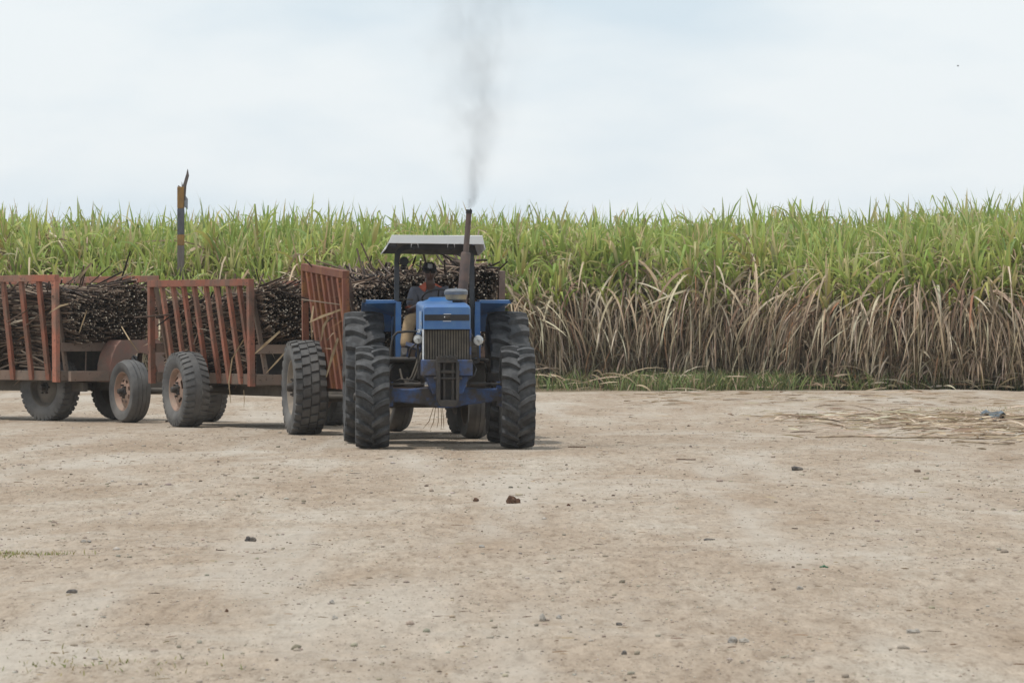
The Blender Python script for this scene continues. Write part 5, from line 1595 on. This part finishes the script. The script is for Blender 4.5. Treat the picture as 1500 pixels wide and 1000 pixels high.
# dry leaves caught on the trailers and straws that hang below
def strand(name, pts, w, label, cat, group, twist=0.6):
    b = MB()
    pts = [Vector(p) for p in pts]
    vs = []
    n = len(pts)
    for i, p in enumerate(pts):
        t = (pts[min(i + 1, n - 1)] - pts[max(i - 1, 0)]).normalized()
        s = t.cross(Vector((0.2, -1, 0.1))).normalized()
        s = Matrix.Rotation(twist * i / n, 3, t) @ s
        up = t.cross(s) * 0.002
        ww = w * (1 if i < n - 1 else 0.3) * (1 if i else 0.7) / 2
        vs += [p - s * ww - up, p + s * ww - up, p + s * ww + up, p - s * ww + up]
    fs = [(0, 1, 2, 3), (4 * n - 4, 4 * n - 3, 4 * n - 2, 4 * n - 1)]
    for i in range(n - 1):
        for j in range(4):
            fs.append((4 * i + j, 4 * i + (j + 1) % 4, 4 * i + 4 + (j + 1) % 4, 4 * i + 4 + j))
    b.add(vs, fs)
    o = b.build(name, M['straw'])
    return tag(o, label, cat, group)
def at(px, py, D):
    s = 6600.0 / D
    return Vector(((px - 750) / s, D, 1.6 - (py - 464) / s))
g1 = 'dry leaves caught on the trailers'
for pts, w, lab in (
        ([at(500, 453, 58.62), at(470, 464, 58.9), at(453, 472, 59.1)], 0.035, 'straight tan leaf poking across the orange trailer side'),
        ([at(482, 464, 58.8), at(474, 478, 58.8), at(470, 500, 58.85)], 0.035, 'tan leaf hanging below the straight one on the orange trailer side'),
        ([at(495, 495, 58.6), at(487, 520, 58.6), at(478, 552, 58.65)], 0.04, 'long yellow leaf hanging beside the tractor rear tyre'),
        ([at(459, 448, 59.6), at(456, 470, 59.5), at(457, 497, 59.5)], 0.03, 'brown leaf hanging inside the slats of the orange trailer'),
        ([at(410, 485, 63.6), at(390, 503, 63.6), at(373, 518, 63.65)], 0.04, 'tan leaf slanting over the front beam of the middle trailer'),
        ([at(421, 512, 63.5), at(405, 530, 63.5), at(390, 546, 63.55)], 0.025, 'thin tan leaf slanting below the front beam of the middle trailer'),
        ([at(357, 497, 63.7), at(340, 525, 63.8), at(335, 560, 63.75), at(338, 590, 63.8)], 0.02, 'thin straw hanging over the lower edge of the middle trailer'),
        ([at(178, 478, 67.9), at(190, 498, 67.6), at(203, 516, 67.7)], 0.02, 'thin straw hanging over the arched mudguard'),
        ([at(100, 445, 67.9), at(88, 448, 67.9), at(72, 458, 67.85)], 0.03, 'pale straw bent round the corner post of the leftmost trailer'),
        ([at(127, 455, 68.2), at(122, 470, 68.2), at(116, 487, 68.2)], 0.022, 'pale straw leaning on the load of the leftmost trailer'),
        ([at(134, 385, 69.0), at(122, 400, 69.0), at(108, 418, 69.1)], 0.04, 'long pale leaf sticking up out of the leftmost load')):
    strand('dry_cane_leaf', pts, w, lab, 'dry leaf', g1)
for a in ((635, 600, 620, 634), (638, 600, 630, 636), (642, 600, 640, 634), (646, 601, 646, 636), (648, 601, 650, 634), (357, 575, 357, 597)):
    D = 58.7 if a[0] > 500 else 63.9
    strand('hanging_straw', [at(a[0], a[1] - 4, D), at((a[0] + a[2]) / 2 + 1, (a[1] + a[3]) / 2, D), at(a[2], a[3] - (7 if a[0] > 500 else 0), D)], 0.010,
           'thin straw hanging under the trailer behind the tractor' if a[0] > 500 else 'short dark straw hanging under the middle trailer', 'straw',
           'straws hanging under the first trailer' if a[0] > 500 else None)

# ------------------------------------------------------------------ broken marker post in the field
pp = at(265, 300, 101.4)
mp_ = thing('marker_post', 'broken yellow and slate painted wooden post standing above the cane', 'post', (pp.x, 101.4, 0))
mp_.scale = (1, 1, 0.97)
def ring_post(z0, z1, m_, name):
    b = MB(); b.box((0, 0, (z0 + z1) / 2), (0.155, 0.14, z1 - z0)); b.build(name, m_, mp_, bevel=0.012)
ring_post(0, 3.30, M['wood'], 'lower_shaft')
ring_post(3.30, 3.555, M['yellow'], 'lower_yellow_band')
ring_post(3.555, 4.16, M['postgrey'], 'slate_band')
ring_post(4.16, 4.66, M['yellow'], 'upper_yellow_band')
b = MB()
b.hexa([(0.02, -0.05, 4.35), (0.10, -0.05, 4.35), (0.10, 0.05, 4.35), (0.02, 0.05, 4.35), (0.05, -0.04, 4.72), (0.125, -0.04, 4.70), (0.125, 0.04, 4.70), (0.05, 0.04, 4.72)])
b.hexa([(0.05, -0.035, 4.71), (0.125, -0.035, 4.69), (0.125, 0.035, 4.69), (0.05, 0.035, 4.71), (0.12, -0.02, 4.95), (0.185, -0.02, 4.92), (0.185, 0.02, 4.92), (0.12, 0.02, 4.95)])
b.hexa([(0.12, -0.02, 4.945), (0.185, -0.02, 4.915), (0.185, 0.02, 4.915), (0.12, 0.02, 4.945), (0.150, -0.008, 5.08), (0.162, -0.008, 5.06), (0.162, 0.008, 5.06), (0.150, 0.008, 5.08)])
b.hexa([(-0.07, -0.05, 4.655), (0.02, -0.05, 4.655), (0.02, 0.05, 4.655), (-0.07, 0.05, 4.655), (-0.06, -0.02, 4.70), (-0.04, -0.02, 4.69), (-0.04, 0.02, 4.69), (-0.06, 0.02, 4.70)])
b.hexa([(0.02, -0.05, 4.655), (0.05, -0.05, 4.655), (0.05, 0.0, 4.655), (0.02, 0.0, 4.655), (0.02, -0.03, 4.78), (0.03, -0.03, 4.76), (0.03, -0.01, 4.76), (0.02, -0.01, 4.78)])
b.build('splinter', M['wood'], mp_)
b = MB(); b.hexa([(0.08, -0.02, 4.20), (0.155, -0.02, 4.14), (0.155, 0.0, 4.14), (0.08, 0.0, 4.20), (0.08, -0.02, 4.50), (0.16, -0.02, 4.38), (0.16, 0.0, 4.38), (0.08, 0.0, 4.50)])
b.build('board', M['board'], mp_)

# ------------------------------------------------------------------ single stones, clods and litter
def rock(name, px, py, wpx, hpx, m_, label, cat, n=1, seed=0):
    """A stone or clod standing on the yard; its size comes from its width and height in metres at that distance."""
    D = 1.6 * 6600.0 / (py - 464)
    s = 6600.0 / D
    x = (px - 750) / s
    import bmesh
    bm = bmesh.new()
    rs = random.Random(seed + px)
    for k in range(n):
        bm2 = bmesh.new()
        bmesh.ops.create_icosphere(bm2, subdivisions=2, radius=1)
        ph = [rs.uniform(0, 6.28) for _ in range(6)]
        W, H = wpx / s / 2, hpx / s / 2
        if n > 1: W, H = W * rs.uniform(0.45, 0.7), H * rs.uniform(0.55, 0.95)
        ox = 0 if n == 1 else rs.uniform(-0.5, 0.5) * wpx / s
        oy = 0 if n == 1 else rs.uniform(-0.4, 0.4) * wpx / s
        for v in bm2.verts:
            c = v.co
            f = 1 + 0.16 * math.sin(3 * c.x + ph[0]) + 0.14 * math.sin(4 * c.y + ph[1]) + 0.12 * math.sin(5 * c.z + ph[2] + 2 * c.x) + rs.uniform(-0.07, 0.07)
            v.co = (c.x * W * f + ox, c.y * W * f * 0.9 + oy, max(c.z * H * f, -0.5 * H) + H * 0.6)
        me2 = bpy.data.meshes.new('tmp'); bm2.to_mesh(me2); bm.from_mesh(me2); bpy.data.meshes.remove(me2); bm2.free()
    me = bpy.data.meshes.new(name)
    bm.to_mesh(me); bm.free()
    me.materials.append(m_)
    o = bpy.data.objects.new(name, me)
    o.location = (x, D, float(ground_z(x, D)) - 0.004)
    COL.objects.link(o)
    return tag(o, label, cat)
rock('clod', 749, 737, 19, 20, M['dung'], 'heap of dark brown clods in the middle of the yard before the tractor', 'clod', 4)
rock('clod', 697, 734, 9, 7, M['dung'], 'single dark brown clod left of the larger clod heap', 'clod', 1)
rock('clod', 833, 742, 5, 5, M['dung'], 'tiny dark clod right of the larger clod heap', 'clod', 1)
rock('stone', 1168, 687, 17, 9, M['stone_dark'], 'dark stone lying alone right of the tractor', 'stone', 1)
rock('stone', 371, 793, 16, 11, M['stone_dark'], 'jagged dark stone on the left side of the yard', 'stone', 2)
rock('stone', 788, 908, 15, 17, M['stone'], 'upright pale stone in the foreground', 'stone', 2)
rock('stone', 819, 903, 9, 8, M['stone'], 'small grey stone just right of the upright pale stone', 'stone', 1)
rock('stone', 1083, 938, 22, 14, M['stone'], 'crumbly pale stone pile in the right foreground', 'stone', 3)
rock('stone', 1335, 928, 20, 11, M['stone'], 'flat pale stone heap near the right foreground', 'stone', 3)
rock('stone', 1039, 791, 14, 4, M['stone_dark'], 'flat black sliver of stone right of centre', 'stone', 1)
rock('stone', 1172, 863, 10, 8, M['stone'], 'rounded tan stone below the green scrap', 'stone', 1)
rock('stone', 914, 953, 9, 9, M['stone_dark'], 'small dark stone in the right of the near foreground', 'stone', 1)
rock('stone', 706, 802, 9, 7, M['stone'], 'pale pebble in the centre of the yard', 'stone', 1)
rock('stone', 105, 867, 14, 9, M['stone_dark'], 'brownish stone in the left foreground', 'stone', 1)
rock('stone', 124, 798, 13, 8, M['stone'], 'grey stone on the left between the grass patch and the tyres', 'stone', 2)
rock('stone', 487, 902, 12, 9, M['stone'], 'grey stone left of the foreground centre', 'stone', 2)
rock('stone', 486, 884, 9, 9, M['stone'], 'round pale stone just behind the grey one', 'stone', 1)
rock('clod', 332, 894, 6, 6, M['dung'], 'small reddish clod in the left foreground', 'clod', 1)
rock('stone', 907, 912, 8, 8, M['stone_dark'], 'dark pebble right of the upright pale stone', 'stone', 1)
# plastic sheet, green scrap
def scrap(name, px, py, wid, dep, hgt, m_, label, cat, seed):
    D = 1.6 * 6600.0 / (py - 464); x0 = (px - 750) * D / 6600.0
    rs = np.random.default_rng(seed)
    n = 14
    gx_, gy_ = np.meshgrid(np.linspace(-1, 1, n), np.linspace(-1, 1, 8))
    z = hgt * np.clip(0.5 + vnoise(gx_ * 1.6 + seed, gy_ * 1.6, seed) * 1.8, 0.02, 1) * np.clip(1.15 - np.abs(gx_) ** 2, 0.05, 1)
    edge = 1 - 0.35 * rs.random(gx_.shape) * (np.abs(gx_) > 0.8)
    v = np.stack([gx_ * wid / 2 * edge, gy_ * dep / 2 * (0.75 + 0.3 * rs.random(gx_.shape)), z], -1)
    i = np.arange(n * 8).reshape(8, n)
    q = np.stack([i[:-1, :-1], i[:-1, 1:], i[1:, 1:], i[1:, :-1]], -1).reshape(-1, 4)
    o = arr_obj(name, mesh_arrays(name, v.reshape(-1, 3), q, m_))
    s = o.modifiers.new('thick', 'SOLIDIFY'); s.thickness = 0.004
    o.location = (x0, D, float(ground_z(x0, D)) + (0.06 if wid > 0.3 else 0.015))
    return tag(o, label, cat)
scrap('plastic_sheet', 1455, 622, 0.46, 0.5, 0.17, M['plastic'], 'crumpled grey blue plastic sheet among the cane trash at right', 'plastic sheet', 3)
scrap('plastic_scrap', 1207, 834, 0.065, 0.05, 0.015, M['green_scrap'], 'small green scrap lying on the right side of the yard', 'scrap', 5)
# loose cane stalks on the ground at right
for px, py, ln_, th, lab in ((1300, 642, 1.9, 0.02, 'long pale cane stalk lying nearest on the trash at right'),
                             (1400, 643, 1.5, 0.12, 'thick tan cane stalk at the near edge of the trash'),
                             (1460, 638, 1.4, 0.22, 'tan cane stalk crossing the right edge of the trash'),
                             (1265, 612, 0.9, -0.5, 'short pink tinged cane stalk at the left of the trash'),
                             (1350, 628, 1.6, 0.08, 'brown cane stalk in the middle of the trash'),
                             (1440, 650, 0.8, -0.15, 'pale broken cane stalk in front of the trash'),
                             (1005, 671, 0.22, 0.05, 'short dark stick right of the tractor'),
                             (845, 655, 0.22, 0.0, 'tiny dark stick beside the right front tyre')):
    D = 1.6 * 6600.0 / (py - 464)
    x = (px - 750) * D / 6600.0
    b = MB()
    K = 7
    pts = [((k / K - 0.5) * ln_, (0.03 if ln_ > 0.5 else 0.004) * math.sin(k * 1.3 + px), (0.012 if ln_ > 0.5 else 0.002) * math.sin(k * 0.9)) for k in range(K + 1)]
    big = ln_ > 0.5
    b.tube(pts, [((0.010 + 0.006 * ((px // 10) % 2)) if big else 0.006) * (1.15 if k % 2 else 0.92) for k in range(K + 1)], 6)
    o = b.build('cane_stalk', M['pole'] if big else M['dung'])
    o.location = (x, D, float(ground_z(x, D)) + (0.018 if big else 0.008))
    o.rotation_euler = (0, 0, th)
    tag(o, lab, 'cane stalk' if big else 'stick')
# far bird
b = MB()
b.lathe([(0.001, -0.16), (0.05, -0.08), (0.06, 0.02), (0.03, 0.12), (0.001, 0.2)], 10, axis='y')
bird = b.build('bird', M['bird'], smooth=True)
for sx in (-1, 1):
    b = MB(); b.add([(sx * 0.04, -0.06, 0.03), (sx * 0.22, -0.10, 0.12), (sx * 0.42, 0.0, 0.07), (sx * 0.22, 0.03, 0.11), (sx * 0.04, 0.07, 0.03)], [(0, 1, 3, 4), (1, 2, 3)])
    w = b.build('wing', M['bird'], bird)
    s = w.modifiers.new('thick', 'SOLIDIFY'); s.thickness = 0.01
bp_ = at(1403, 97, 150.0)
bird.scale = (0.22, 0.22, 0.22)
bird.location = bp_; bird.rotation_euler = (0, 0, 1.2)
tag(bird, 'tiny dark bird flying high at upper right', 'bird')
